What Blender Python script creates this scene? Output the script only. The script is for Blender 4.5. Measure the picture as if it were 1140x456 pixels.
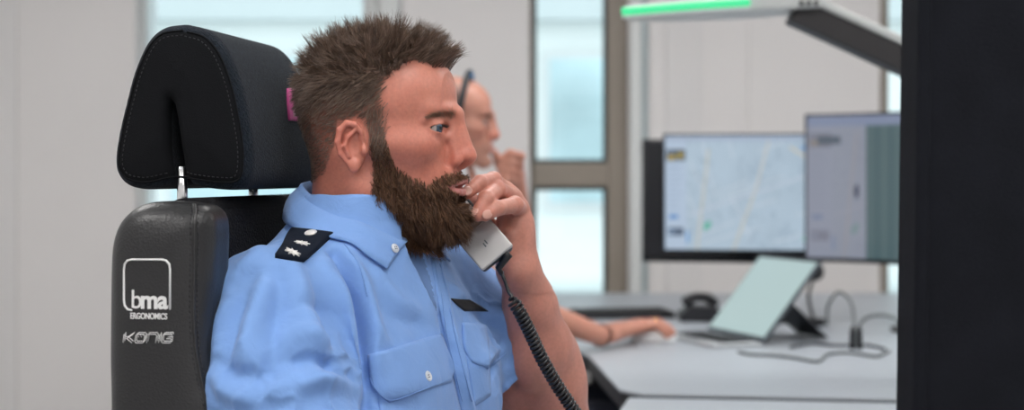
import bpy, bmesh, math
import numpy as np
from mathutils import Vector, Matrix
from mathutils.bvhtree import BVHTree

for o in list(bpy.data.objects): bpy.data.objects.remove(o)
scene = bpy.context.scene
COL = scene.collection
rng = np.random.default_rng(7)

# ------------------------------------------------------------------ camera
FPX, CX, HY, HC = 1650.0, 570.0, 195.0, 1.20      # focal length in px, centre column, horizon row, lens height
def P(px, py, Y):                                   # pixel + depth -> world point
    return Vector(((px-CX)/FPX*Y, Y, HC+(HY-py)/FPX*Y))
def onZ(px, py, Z):                                 # pixel on a horizontal plane
    Y = (HC-Z)*FPX/(py-HY); return P(px, py, Y)
cam_d = bpy.data.cameras.new('camera'); cam = bpy.data.objects.new('camera', cam_d); COL.objects.link(cam)
cam.location = (0, 0, HC); cam.rotation_euler = (math.pi/2, 0, 0)
cam_d.sensor_width = 36; cam_d.lens = FPX/1140*36; cam_d.shift_y = -(228-HY)/1140
cam_d.clip_start = 0.05; cam_d.clip_end = 200
cam_d.dof.use_dof = True; cam_d.dof.focus_distance = 1.64; cam_d.dof.aperture_fstop = 3.6
scene.camera = cam
# ------------------------------------------------------------------ sky, exposure
w = bpy.data.worlds.new('sky'); scene.world = w; w.use_nodes = True
bgn = w.node_tree.nodes['Background']; bgn.inputs[0].default_value = (0.88, 0.96, 1.0, 1); bgn.inputs[1].default_value = 1.7
vs = scene.view_settings; vs.view_transform = 'Standard'; vs.look = 'None'; vs.gamma = 1; vs.exposure = 0.0; vs.use_curve_mapping = False
LAMP_POWER = 11.6          # ceiling panels emission

# ------------------------------------------------------------------ materials
def mat(name, col, rough=0.5, metal=0.0, spec=0.5, bump=None, var=None, emit=None, sheen=0, attr=None, sss=None, coat=0, crumple=None):
    m = bpy.data.materials.new(name); m.use_nodes = True
    nt = m.node_tree; b = nt.nodes['Principled BSDF']
    b.inputs['Base Color'].default_value = (*col, 1); b.inputs['Roughness'].default_value = rough
    b.inputs['Metallic'].default_value = metal; b.inputs['Specular IOR Level'].default_value = spec
    if coat: b.inputs['Coat Weight'].default_value = coat
    if sheen: b.inputs['Sheen Weight'].default_value = sheen
    tc = nt.nodes.new('ShaderNodeTexCoord')
    src = None
    if attr:
        a = nt.nodes.new('ShaderNodeAttribute'); a.attribute_name = attr; src = a.outputs['Color']
        if not (emit and emit[0] == 'attr'): nt.links.new(src, b.inputs['Base Color'])
    if var:                                             # (scale, amount)
        n = nt.nodes.new('ShaderNodeTexNoise'); n.inputs['Scale'].default_value = var[0]; n.inputs['Detail'].default_value = 5
        nt.links.new(tc.outputs['Object'], n.inputs['Vector'])
        mr = nt.nodes.new('ShaderNodeMapRange'); mr.inputs[1].default_value = .3; mr.inputs[2].default_value = .7
        mr.inputs[3].default_value = 1-var[1]; mr.inputs[4].default_value = 1+var[1]
        nt.links.new(n.outputs['Fac'], mr.inputs[0])
        mx = nt.nodes.new('ShaderNodeVectorMath'); mx.operation = 'SCALE'
        if src: nt.links.new(src, mx.inputs[0])
        else: mx.inputs[0].default_value = col
        nt.links.new(mr.outputs[0], mx.inputs['Scale']); nt.links.new(mx.outputs[0], b.inputs['Base Color'])
    if bump:                                            # (kind, scale, strength, distance)
        kind, sc, st, di = bump
        if kind == 'noise':
            t = nt.nodes.new('ShaderNodeTexNoise'); t.inputs['Scale'].default_value = sc; t.inputs['Detail'].default_value = 6; out = t.outputs['Fac']
        elif kind == 'voronoi':
            t = nt.nodes.new('ShaderNodeTexVoronoi'); t.inputs['Scale'].default_value = sc; out = t.outputs['Distance']
        else:
            t = nt.nodes.new('ShaderNodeTexWave'); t.inputs['Scale'].default_value = sc; t.inputs['Distortion'].default_value = 9 if kind == 'wavy' else 1.5; t.inputs['Detail'].default_value = 3; t.inputs['Detail Scale'].default_value = 3; t.bands_direction = 'DIAGONAL'; out = t.outputs['Fac']
        nt.links.new(tc.outputs['Object'], t.inputs['Vector'])
        bp = nt.nodes.new('ShaderNodeBump'); bp.inputs['Strength'].default_value = st; bp.inputs['Distance'].default_value = di
        nt.links.new(out, bp.inputs['Height']); nt.links.new(bp.outputs[0], b.inputs['Normal'])
        if crumple:                                     # (scale, strength, distance): soft creases under the weave
            t2_ = nt.nodes.new('ShaderNodeTexNoise'); t2_.inputs['Scale'].default_value = crumple[0]; t2_.inputs['Detail'].default_value = 3; t2_.inputs['Distortion'].default_value = .8
            nt.links.new(tc.outputs['Object'], t2_.inputs['Vector'])
            b2_ = nt.nodes.new('ShaderNodeBump'); b2_.inputs['Strength'].default_value = crumple[1]; b2_.inputs['Distance'].default_value = crumple[2]
            nt.links.new(t2_.outputs['Fac'], b2_.inputs['Height']); nt.links.new(b2_.outputs[0], bp.inputs['Normal'])
    if emit:                                            # (colour or 'attr', strength)
        if emit[0] == 'attr': nt.links.new(src, b.inputs['Emission Color'])
        else: b.inputs['Emission Color'].default_value = (*emit[0], 1)
        b.inputs['Emission Strength'].default_value = emit[1]
    if sss:
        b.inputs['Subsurface Weight'].default_value = sss
        b.inputs['Subsurface Radius'].default_value = (1, .35, .18); b.inputs['Subsurface Scale'].default_value = .006
    return m
def glass_mat(name, tint, refl):
    m = bpy.data.materials.new(name); m.use_nodes = True; nt = m.node_tree; nt.nodes.clear()
    o = nt.nodes.new('ShaderNodeOutputMaterial'); mx = nt.nodes.new('ShaderNodeMixShader'); t = nt.nodes.new('ShaderNodeBsdfTransparent')
    g = nt.nodes.new('ShaderNodeBsdfGlossy'); fr = nt.nodes.new('ShaderNodeFresnel'); fr.inputs[0].default_value = refl
    t.inputs[0].default_value = (*tint, 1); g.inputs['Roughness'].default_value = .02
    nt.links.new(fr.outputs[0], mx.inputs[0]); nt.links.new(t.outputs[0], mx.inputs[1]); nt.links.new(g.outputs[0], mx.inputs[2]); nt.links.new(mx.outputs[0], o.inputs[0])
    return m
M = dict(
 wall=mat('wall_paint', (.78,.772,.775), .8, var=(3,.02)),
 panel=mat('wall_panel_paint', (.76,.738,.735), .75, var=(2,.02)),
 panel2=mat('wall_panel_paint_grey', (.73,.715,.715), .75, var=(2,.02)),
 ceil=mat('ceiling_paint', (.8,.8,.79), .9, var=(4,.02)),
 carpet=mat('carpet', (.27,.27,.275), .95, var=(60,.3), bump=('noise',300,.5,.004)),
 frame=mat('window_frame_taupe', (.29,.25,.21), .5, var=(5,.05)),
 gasket=mat('window_gasket', (.02,.035,.04), .6),
 white=mat('white_paint', (.70,.72,.72), .45, var=(6,.02)),
 sill=mat('sill_white', (.68,.70,.70), .35, var=(6,.02)),
 glass=glass_mat('window_glass', (.955,.99,.99), 1.35),
 facade=mat('facade_render', (.82,.86,.85), .8, var=(.5,.06)),
 fwin=mat('facade_window', (.52,.68,.72), .25, var=(.7,.25)),
 fslab=mat('facade_band', (.60,.66,.67), .7, var=(.5,.06)),
 street=mat('street_paving', (.40,.42,.42), .9, var=(2,.1)),
 desk=mat('desk_laminate', (.40,.435,.48), .42, var=(9,.02)),
 deskedge=mat('desk_edge_black', (.02,.02,.025), .5),
 blackmet=mat('black_metal', (.018,.018,.022), .4, .3),
 blackpl=mat('black_plastic', (.014,.015,.02), .45, bump=('noise',250,.1,.001)),
 navy=mat('dark_upholstery', (.012,.016,.026), .85, bump=('noise',500,.3,.002)),
 partition=mat('partition_fabric', (.009,.010,.014), .9, spec=.12, var=(30,.15), bump=('noise',700,.4,.002)),
 headfab=mat('headrest_fabric', (.013,.0175,.025), .9, spec=.12, sheen=.05, var=(320,.45), bump=('wavy',85,.42,.002)),
 sidefab=mat('headrest_side_fabric', (.0075,.008,.0095), .95, spec=.12, bump=('noise',800,.4,.001)),
 leather=mat('black_leather', (.016,.016,.0175), .36, spec=.6, bump=('voronoi',420,.25,.0010)),
 meshfab=mat('backrest_fabric', (.010,.010,.012), .95, spec=.15, bump=('voronoi',350,.9,.002)),
 stitch=mat('black_thread', (.022,.022,.026), .7),
 wthread=mat('white_thread', (.80,.80,.80), .7, bump=('noise',1500,.4,.0005)),
 chrome=mat('chrome', (.85,.86,.87), .22, 1.0),
 steel=mat('brushed_steel', (.55,.56,.58), .3, 1.0),
 silverpl=mat('silver_plastic', (.50,.49,.49), .38, .35, bump=('noise',900,.08,.0004)),
 darkpl=mat('dark_grey_plastic', (.055,.07,.085), .45),
 pink=mat('pink_label', (.62,.06,.28), .6, var=(200,.06)),
 pinkprint=mat('pink_label_print', (.85,.45,.62), .6),
 cord=mat('cord_rubber', (.008,.009,.012), .35, spec=.6),
 shirt=mat('blue_shirt_cotton', (.188,.338,.67), .85, spec=.2, sheen=.15, var=(25,.035), bump=('noise',1100,.22,.0008), crumple=(30,.28,.010)),
 seam=mat('shirt_seam_cotton', (.16,.30,.61), .85, var=(60,.05), bump=('noise',1400,.5,.0008)),
 shirtshade=mat('shirt_inside_shade', (.115,.20,.40), .9, var=(25,.05), bump=('noise',1100,.2,.0008)),  # shirt blue darkened: shade inside the open neck put into the colour
 button=mat('button_pearl', (.62,.66,.72), .3, bump=('noise',300,.1,.0005)),
 epau=mat('navy_cloth', (.006,.010,.020), .9, spec=.2, bump=('noise',900,.3,.001)),
 star=mat('silver_embroidery', (.78,.76,.74), .45, .3, bump=('noise',900,.6,.0008)),
 tape=mat('black_tape', (.012,.013,.016), .7, bump=('noise',900,.3,.0006)),
 trousers=mat('navy_trousers', (.012,.016,.03), .9, bump=('noise',600,.3,.001)),
 shoe=mat('black_shoe', (.012,.012,.012), .35),
 wshirt=mat('white_shirt_cotton', (.74,.75,.77), .85, var=(30,.03), bump=('noise',900,.2,.001)),
 skin=mat('skin', (.5,.3,.2), .40, spec=.45, attr='tone', var=(260,.07), bump=('noise',520,.16,.0012), sss=.12),
 nail=mat('fingernail', (.62,.33,.27), .3),
 hair=mat('brown_hair', (.1,.06,.04), .40, spec=.6, attr='tone'),
 beardhair=mat('beard_hair', (.1,.06,.04), .5, spec=.3, attr='tone'),
 ghair=mat('grey_hair', (.12,.11,.10), .6, attr='tone'),
 eye=mat('eyeball', (.7,.7,.7), .07, spec=.6, attr='tone'),
 teeth=mat('teeth', (.70,.66,.58), .25, bump=('noise',300,.1,.0003)),
 gold=mat('gold', (.85,.55,.2), .25, 1),
 screen=mat('lit_screen', (.01,.01,.012), .25, attr='tone', emit=('attr',.74)),
 screenoff=mat('dark_screen', (.010,.012,.016), .22),
 tabscreen=mat('pale_lit_screen', (.03,.03,.03), .3, emit=((.42,.56,.56),.92), var=(3,.04)),
 silverlap=mat('silver_laptop', (.62,.64,.66), .35, .5),
 keys=mat('black_keys', (.02,.02,.022), .6),
 mouse=mat('white_mouse', (.72,.73,.74), .35, bump=('noise',200,.05,.0005)),
 cable=mat('grey_cable', (.13,.145,.15), .5),
 lampw=mat('lamp_white', (.62,.64,.63), .4, var=(6,.02)),
 lampdark=mat('lamp_dark', (.022,.02,.022), .5),
 green=mat('green_light_strip', (.02,.1,.05), .4, emit=((.06,.80,.33),1.0)),
 lamppanel=mat('ceiling_lamp_diffuser', (.9,.9,.9), .5, emit=((1,.98,.955),LAMP_POWER)),
 blue=mat('blue_plastic', (.02,.18,.42), .4),
)
# ------------------------------------------------------------------ object helpers
def tag(o, label=None, cat=None, group=None, kind=None):
    if label: o['label'] = label
    if cat: o['category'] = cat
    if group: o['group'] = group
    if kind: o['kind'] = kind
    return o
def empty(name, loc=(0,0,0), rz=0):
    o = bpy.data.objects.new(name, None); COL.objects.link(o); o.location = loc; o.rotation_euler[2] = rz
    o.empty_display_size = .05; return o
def link(name, me, m, parent=None, world=True):
    o = bpy.data.objects.new(name, me); COL.objects.link(o)
    if m is not None: me.materials.clear(); me.materials.append(M[m] if isinstance(m, str) else m)
    if parent is not None:
        o.parent = parent
        if world:                                      # vertices given in world space
            bpy.context.view_layer.update()
            o.matrix_parent_inverse = parent.matrix_world.inverted()
    return o
def smooth(me, on=True):
    me.polygons.foreach_set('use_smooth', np.full(len(me.polygons), on))
def np_mesh(name, V, Fq, smooth_on=True, tone=None):
    V = np.asarray(V, dtype=np.float32); Fq = np.asarray(Fq, dtype=np.int32)
    me = bpy.data.meshes.new(name); n, k = Fq.shape
    me.vertices.add(len(V)); me.vertices.foreach_set('co', V.ravel())
    me.loops.add(n*k); me.loops.foreach_set('vertex_index', Fq.ravel())
    me.polygons.add(n); me.polygons.foreach_set('loop_start', np.arange(n, dtype=np.int32)*k)
    me.update(calc_edges=True)
    if smooth_on: smooth(me)
    if tone is not None: set_tone(me, tone)
    return me
def set_tone(me, tone):
    a = me.color_attributes.new('tone', 'FLOAT_COLOR', 'POINT')
    c = np.ones((len(me.vertices), 4), dtype=np.float32); c[:, :3] = tone
    a.data.foreach_set('color', c.ravel())
def bm_mesh(name, bm, sm=False):
    me = bpy.data.meshes.new(name); bmesh.ops.recalc_face_normals(bm, faces=bm.faces[:]); bm.to_mesh(me); bm.free()
    if sm: smooth(me)
    return me
def bev(bm, r, seg=2, angle=0.6):
    if r <= 0: return
    es = [e for e in bm.edges if len(e.link_faces) == 2 and e.calc_face_angle(0) > angle]
    bmesh.ops.bevel(bm, geom=es, offset=r, segments=seg, profile=.5, affect='EDGES', clamp_overlap=True)
def frame(origin, x, z):                               # matrix from an x axis and an approximate z axis
    x = Vector(x).normalized(); z = Vector(z); y = z.cross(x).normalized(); z = x.cross(y).normalized()
    m = Matrix((x, y, z)).transposed().to_4x4(); m.translation = Vector(origin); return m
def box(name, lo, hi, m, parent=None, r=0.0, mtx=None, seg=2, sm=False):
    bm = bmesh.new(); bmesh.ops.create_cube(bm, size=1)
    lo = Vector(lo); hi = Vector(hi)
    for v in bm.verts: v.co = Vector([(lo[i]+hi[i])/2 + v.co[i]*(hi[i]-lo[i]) for i in range(3)])
    bev(bm, r, seg)
    if mtx is not None: bm.transform(mtx)
    return link(name, bm_mesh(name, bm, sm), m, parent)
def prism(name, poly, depth, m, parent=None, r=0.0, mtx=None, seg=2, sm=False):    # poly in local xy, extruded along +z
    bm = bmesh.new()
    vs_ = [bm.verts.new((p[0], p[1], 0)) for p in poly]; f = bm.faces.new(vs_)
    e = bmesh.ops.extrude_face_region(bm, geom=[f]); bmesh.ops.translate(bm, verts=[v for v in e['geom'] if isinstance(v, bmesh.types.BMVert)], vec=(0,0,depth))
    bmesh.ops.recalc_face_normals(bm, faces=bm.faces[:]); bev(bm, r, seg, .3)
    if mtx is not None: bm.transform(mtx)
    return link(name, bm_mesh(name, bm, sm), m, parent)
def catmull(pts, n):
    pts = np.asarray([list(p) for p in pts], float); Q = np.vstack([2*pts[0]-pts[1], pts, 2*pts[-1]-pts[-2]]); out = []
    for i in range(1, len(Q)-2):
        t = np.linspace(0, 1, n, endpoint=False)[:, None]; a, b, c, d = Q[i-1], Q[i], Q[i+1], Q[i+2]
        out.append(.5*((2*b)+(-a+c)*t+(2*a-5*b+4*c-d)*t**2+(-a+3*b-3*c+d)*t**3))
    return np.vstack(out+[pts[-1:]])
def tube_np(pts, r, sides=8, closed=False):
    pts = np.asarray(pts, float); n = len(pts); r = np.broadcast_to(np.asarray(r, float), (n,))
    T = np.gradient(pts, axis=0)
    if closed: T = np.roll(pts, -1, 0)-np.roll(pts, 1, 0)
    T /= np.linalg.norm(T, axis=1)[:, None]+1e-12
    N = np.zeros_like(T); a = np.array([0, 0, 1.]) if abs(T[0][2]) < .9 else np.array([1., 0, 0])
    u = np.cross(T[0], a); u /= np.linalg.norm(u)
    for i in range(n):
        u = u-T[i]*u.dot(T[i]); u /= np.linalg.norm(u)+1e-12; N[i] = u
    B = np.cross(T, N); ang = np.linspace(0, 2*math.pi, sides, endpoint=False)
    V = (pts[:, None]+r[:, None, None]*(np.cos(ang)[None, :, None]*N[:, None]+np.sin(ang)[None, :, None]*B[:, None])).reshape(-1, 3)
    m = n if closed else n-1
    i = np.arange(m)[:, None]; j = np.arange(sides)[None]; i2 = (i+1) % n; j2 = (j+1) % sides
    Fq = np.stack([i*sides+j, i*sides+j2, i2*sides+j2, i2*sides+j], -1).reshape(-1, 4)
    if not closed:
        V = np.vstack([V, pts[0]-T[0]*r[0]*.3, pts[-1]+T[-1]*r[-1]*.3]); c0, c1 = len(V)-2, len(V)-1
        jj = np.arange(sides); k = (jj+1) % sides
        Fq = np.vstack([Fq, np.stack([np.full(sides, c0), k, jj, jj*0+c0], -1)[:, [0, 1, 2, 2]], np.stack([np.full(sides, c1), (n-1)*sides+jj, (n-1)*sides+k, jj*0], -1)[:, [0, 1, 2, 2]]])
    return V, Fq
def quads_to_mesh(name, V, Fq, sm=True):
    me = bpy.data.meshes.new(name)
    me.from_pydata([tuple(v) for v in V], [], [tuple(dict.fromkeys(f)) for f in Fq.tolist()]); me.update()
    if sm: smooth(me)
    return me
def tube(name, pts, r, m, parent=None, sides=8, closed=False):
    V, Fq = tube_np(pts, r, sides, closed); return link(name, quads_to_mesh(name, V, Fq), m, parent)
def cyl(name, a, b, r, m, parent=None, sides=20, r2=None):
    a = Vector(a); b = Vector(b); bm = bmesh.new()
    bmesh.ops.create_cone(bm, cap_ends=True, segments=sides, radius1=r, radius2=r if r2 is None else r2, depth=(b-a).length)
    bev(bm, min(r, r2 or r)*.12, 1, .9)
    bm.transform(Matrix.Translation((a+b)/2) @ (b-a).to_track_quat('Z', 'Y').to_matrix().to_4x4())
    return link(name, bm_mesh(name, bm, True), m, parent)
def ellip(name, c, r, m, parent=None, mtx=None, seg=24):
    bm = bmesh.new(); bmesh.ops.create_uvsphere(bm, u_segments=seg, v_segments=seg//2, radius=1)
    for v in bm.verts: v.co = Vector((v.co.x*r[0], v.co.y*r[1], v.co.z*r[2]))
    if mtx is not None: bm.transform(mtx)
    bm.transform(Matrix.Translation(Vector(c)))
    return link(name, bm_mesh(name, bm, True), m, parent)
def text_obj(name, s, size, m, parent, mtx, extrude=.0006, xs=1.0, spacing=1.0, bold=0):
    cu = bpy.data.curves.new(name, 'FONT'); cu.body = s; cu.size = size; cu.extrude = extrude; cu.space_character = spacing; cu.offset = bold
    t = bpy.data.objects.new(name+'_tmp', cu); COL.objects.link(t); bpy.context.view_layer.update()
    me = bpy.data.meshes.new_from_object(t.evaluated_get(bpy.context.evaluated_depsgraph_get())); bpy.data.objects.remove(t)
    me.transform(mtx @ Matrix.Diagonal((xs, 1, 1, 1))); me.name = name
    return link(name, me, m, parent)

# ------------------------------------------------------------------ implicit surfaces (smoothly blended volumes, meshed by surface nets)
class Field:
    def __init__(s, lo, hi, h):
        s.lo = np.array(lo, float); s.h = h; s.n = np.ceil((np.array(hi)-s.lo)/h).astype(int)+1
        s.ax = [(s.lo[i]+np.arange(s.n[i])*h).astype(np.float32) for i in range(3)]
        s.v = np.full(s.n, .04, np.float32)
    def region(s, lo, hi):
        a = np.clip(np.floor((np.array(lo)-s.lo)/s.h).astype(int), 0, s.n); b = np.clip(np.ceil((np.array(hi)-s.lo)/s.h).astype(int)+1, 0, s.n)
        return tuple(slice(a[i], b[i]) for i in range(3))
    def op(s, fn, lo, hi, k, mode='add'):
        mg = k+4*s.h; sl = s.region(np.array(lo)-mg, np.array(hi)+mg)
        if any(q.stop <= q.start for q in sl): return
        X, Y, Z = np.meshgrid(s.ax[0][sl[0]], s.ax[1][sl[1]], s.ax[2][sl[2]], indexing='ij')
        d = fn(X, Y, Z); a = s.v[sl]; k = max(k, 1e-5)
        if mode == 'add':
            h = np.clip(.5+.5*(a-d)/k, 0, 1); s.v[sl] = d*h+a*(1-h)-k*h*(1-h)
        else:
            h = np.clip(.5-.5*(a+d)/k, 0, 1); s.v[sl] = a*(1-h)-d*h+k*h*(1-h)
    def ell(s, c, r, k=.005, mode='add', rot=None, mirror=False):
        for sg in ((1, -1) if mirror else (1,)):
            cc = np.array(c, float)*[1, sg, 1]; R = np.eye(3) if rot is None else np.array(rot.to_3x3())
            if sg < 0: D = np.diag([1, -1, 1]); R = D@R@D
            rr = np.array(r, float); mx = np.sqrt(((R*rr)**2).sum(1))
            def fn(X, Y, Z, cc=cc, R=R, rr=rr):
                x, y, z = X-cc[0], Y-cc[1], Z-cc[2]
                q = [(R[0, i]*x+R[1, i]*y+R[2, i]*z) for i in range(3)]
                k0 = np.sqrt(sum((q[i]/rr[i])**2 for i in range(3))); k1 = np.sqrt(sum((q[i]/rr[i]**2)**2 for i in range(3)))
                return (k0*(k0-1)/np.maximum(k1, 1e-6)).astype(np.float32)
            s.op(fn, cc-mx, cc+mx, k, mode)
    def cap(s, a, b, ra, rb, k=.005, mode='add', mirror=False):
        for sg in ((1, -1) if mirror else (1,)):
            A = np.array(a, float)*[1, sg, 1]; B = np.array(b, float)*[1, sg, 1]; r = max(ra, rb)
            def fn(X, Y, Z, A=A, B=B):
                d = B-A; L = max(d.dot(d), 1e-12); x, y, z = X-A[0], Y-A[1], Z-A[2]
                t = np.clip((x*d[0]+y*d[1]+z*d[2])/L, 0, 1)
                return (np.sqrt((x-t*d[0])**2+(y-t*d[1])**2+(z-t*d[2])**2)-(ra+(rb-ra)*t)).astype(np.float32)
            s.op(fn, np.minimum(A, B)-r, np.maximum(A, B)+r, k, mode)
    def chain(s, pts, rs, k=.005, mode='add', mirror=False):
        for i in range(len(pts)-1): s.cap(pts[i], pts[i+1], rs[i], rs[i+1], k, mode, mirror)
    def mesh(s):
        v = s.v; b = (v < 0); nx, ny, nz = v.shape
        c = np.zeros((nx-1, ny-1, nz-1), np.int8)
        offs = [(i, j, k) for i in (0, 1) for j in (0, 1) for k in (0, 1)]
        for i, j, k in offs: c += b[i:nx-1+i, j:ny-1+j, k:nz-1+k]
        act = (c > 0) & (c < 8); idx = np.argwhere(act)
        cv = np.stack([v[idx[:, 0]+i, idx[:, 1]+j, idx[:, 2]+k] for i, j, k in offs], 1)
        O = np.array(offs, float); acc = np.zeros((len(idx), 3)); cnt = np.zeros(len(idx))
        for p in range(8):
            for q in range(p+1, 8):
                if abs(O[p]-O[q]).sum() != 1: continue
                m = (cv[:, p] < 0) != (cv[:, q] < 0); t = cv[m, p]/(cv[m, p]-cv[m, q])
                acc[m] += O[p]+t[:, None]*(O[q]-O[p]); cnt[m] += 1
        V = s.lo+(idx+acc/cnt[:, None])*s.h
        ids = np.full(act.shape, -1, np.int32); ids[act] = np.arange(len(idx)); Fs = []
        for ax in range(3):
            e = [slice(1, -1)]*3; e0 = list(e); e1 = list(e); e0[ax] = slice(0, -1); e1[ax] = slice(1, None)
            A = b[tuple(e0)]; B = b[tuple(e1)]; w_ = np.argwhere(A != B)
            if not len(w_): continue
            base = w_+1; base[:, ax] -= 1; o1, o2 = [(1, 2), (2, 0), (0, 1)][ax]
            def cid(d1, d2):
                q = base.copy(); q[:, o1] -= d1; q[:, o2] -= d2; return ids[q[:, 0], q[:, 1], q[:, 2]]
            f = np.stack([cid(1, 1), cid(0, 1), cid(0, 0), cid(1, 0)], 1)
            fl = ~A[tuple(w_.T)]; f[fl] = f[fl][:, ::-1]; Fs.append(f)
        Fq = np.vstack(Fs); Fq = Fq[(Fq >= 0).all(1)]
        return V, Fq
def vnormals(V, Fq):
    n = np.cross(V[Fq[:, 2]]-V[Fq[:, 0]], V[Fq[:, 3]]-V[Fq[:, 1]]); N = np.zeros_like(V)
    for i in range(4): np.add.at(N, Fq[:, i], n)
    return N/(np.linalg.norm(N, axis=1)[:, None]+1e-12)
def xf(Mx, V):
    A = np.array(Mx); return V@A[:3, :3].T+A[:3, 3]
def strands(name, root, pts_fn, n_seg, r0, r1, tone, m, parent):
    """root: dict of arrays; pts_fn(t) -> (M,3) points at parameter t; three-sided tapering tubes."""
    S = np.stack([pts_fn(t) for t in np.linspace(0, 1, n_seg+1)], 1)          # M,S,3
    T = np.gradient(S, axis=1); T /= np.linalg.norm(T, axis=2, keepdims=True)+1e-12
    ref = rng.normal(size=(len(S), 1, 3)); U = np.cross(T, ref); U /= np.linalg.norm(U, axis=2, keepdims=True)+1e-12; W = np.cross(T, U)
    rr = (r0[:, None]*(np.linspace(1, 0, n_seg+1)[None]**.7)+r1)[..., None]
    ring = [S+rr*(math.cos(a)*U+math.sin(a)*W) for a in (0, 2.094, 4.189)]
    V = np.stack(ring, 2); Mn = len(S); k = n_seg+1
    i = np.arange(Mn)[:, None, None]; sgi = np.arange(n_seg)[None, :, None]; j = np.arange(3)[None, None]; j2 = (j+1) % 3
    b = i*k*3
    Fq = np.stack([b+sgi*3+j, b+sgi*3+j2, b+(sgi+1)*3+j2, b+(sgi+1)*3+j], -1).reshape(-1, 4)
    tn = np.repeat(tone, k*3, axis=0)
    return link(name, np_mesh(name, V.reshape(-1, 3), Fq, True, tn), m, parent)

# ================================================================== the room
WY = 5.6; RX0, RX1, RY0, RZ = -3.4, 3.6, -2.6, 2.85
def wx(px): return (px-CX)/FPX*WY
def wz(py): return HC+(HY-py)/FPX*WY
def struct(o): o['kind'] = 'structure'; return o
struct(box('floor', (RX0-.2, RY0-.2, -.1), (RX1+.2, WY+.35, 0), 'carpet'))
struct(box('ceiling', (RX0-.2, RY0-.2, RZ), (RX1+.2, WY+.35, RZ+.1), 'ceil'))
struct(box('wall_left', (RX0-.2, RY0-.2, 0), (RX0, WY+.35, RZ), 'wall'))
struct(box('wall_right', (RX1, RY0-.2, 0), (RX1+.2, WY+.35, RZ), 'wall'))
struct(box('wall_front', (RX0, RY0-.2, 0), (RX1, RY0, RZ), 'wall'))
SILL, HEAD = wz(338), 2.62
wins = [(wx(153), wx(421)), (wx(590), wx(700)), (wx(979), wx(1075)), (RX0+.5, wx(60)-1.0)]
wins = [(wx(153), wx(421)), (wx(590), wx(700)), (wx(979), wx(1085))]
bm = bmesh.new()
def bmbox(bm, lo, hi):
    r = bmesh.ops.create_cube(bm, size=1)
    for v in r['verts']: v.co = Vector([(lo[i]+hi[i])/2+v.co[i]*(hi[i]-lo[i]) for i in range(3)])
xs = [RX0]+[c for w_ in wins for c in w_]+[RX1]
for i in range(0, len(xs), 2): bmbox(bm, (xs[i], WY, 0), (xs[i+1], WY+.3, RZ))
for a, b in wins: bmbox(bm, (a, WY, 0), (b, WY+.3, SILL)); bmbox(bm, (a, WY, HEAD), (b, WY+.3, RZ))
wall_back = struct(link('wall_back', bm_mesh('wall_back', bm), 'wall'))
# shallow cladding panels standing proud of the wall, one by one
def clad(x0, x1, d, m, z0=.02): box('wall_panel', (wx(x0), WY-d, z0), (wx(x1), WY, RZ-.02), m, wall_back, .004)
for x0, x1, d, m in [(-160,-60,.02,'panel2'), (-60,21,.028,'panel2'), (21,152,.02,'panel'), (447,589,.02,'panel'), (722,741,.014,'panel'), (741,781,.020,'panel2'),
                     (781,832,.014,'panel'), (832,962,.018,'panel'), (962,979,.012,'panel')]: clad(x0, x1, d, m)
def window(n, x0, x1, bars, left_frame, right_frame, transom, fm='frame'):
    y0, y1 = WY+.03, WY+.13
    w_ = empty('window_%d' % n, ((x0+x1)/2, WY+.08, SILL)); w_['kind'] = 'structure'
    xi0, xi1 = x0+left_frame, x1-right_frame
    box('frame_post', (x0, y0, SILL), (xi0, y1, HEAD), fm, w_, .006); box('frame_post', (xi1, y0, SILL), (x1, y1, HEAD), fm, w_, .006)
    box('frame_head', (xi0, y0, HEAD-.06), (xi1, y1, HEAD), fm, w_, .006); box('frame_foot', (xi0, y0, SILL), (xi1, y1, SILL+.02), fm, w_, .006)
    zs = [SILL+.02]
    if transom: box('transom', (xi0, y0, transom[0]), (xi1, y1, transom[1]), fm, w_, .006); zs += [transom[0], transom[1]]
    zs.append(HEAD-.06); xsb = [xi0]
    for b in bars: box('mullion', (b-.03, y0, SILL+.02), (b+.03, y1, HEAD-.06), 'white', w_, .005); xsb += [b-.03, b+.03]
    xsb.append(xi1)
    for i in range(0, len(zs), 2):
        for j in range(0, len(xsb), 2):
            a, b, c, d = xsb[j], xsb[j+1], zs[i], zs[i+1]
            p = box('pane', (a, WY+.075, c), (b, WY+.087, d), 'glass', w_)
            g = .014
            for lo, hi in (((a, WY+.06, c), (a+g, WY+.1, d)), ((b-g, WY+.06, c), (b, WY+.1, d)), ((a+g, WY+.06, c), (b-g, WY+.1, c+g)), ((a+g, WY+.06, d-g), (b-g, WY+.1, d))):
                box('gasket', lo, hi, 'gasket' if n == 2 else fm, p)
    return w_
TR = (wz(208), wz(181))
window(1, *wins[0], [], .006, .05, None, 'white')
window(2, *wins[1], [], .012, wx(700)-wx(677), TR)
window(3, *wins[2], [], .035, .03, None, 'frame')
struct(box('trim_1', (wx(700)+.002, WY-.03, SILL), (wx(714), WY-.004, RZ-.01), 'white', None, .006))
struct(box('trim_2', (wx(714)+.002, WY-.02, SILL), (wx(722)-.006, WY-.004, RZ-.01), mat('pale_blue_trim', (.42,.50,.52), .5), None, .004))
struct(box('trim_3', (wx(424), WY-.04, SILL), (wx(446), WY-.004, RZ-.01), 'white', None, .006))
struct(box('window_sill', (wx(560), WY-.14, SILL-.045), (RX1-.02, WY-.045, SILL-.01), 'sill', None, .008))
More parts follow.
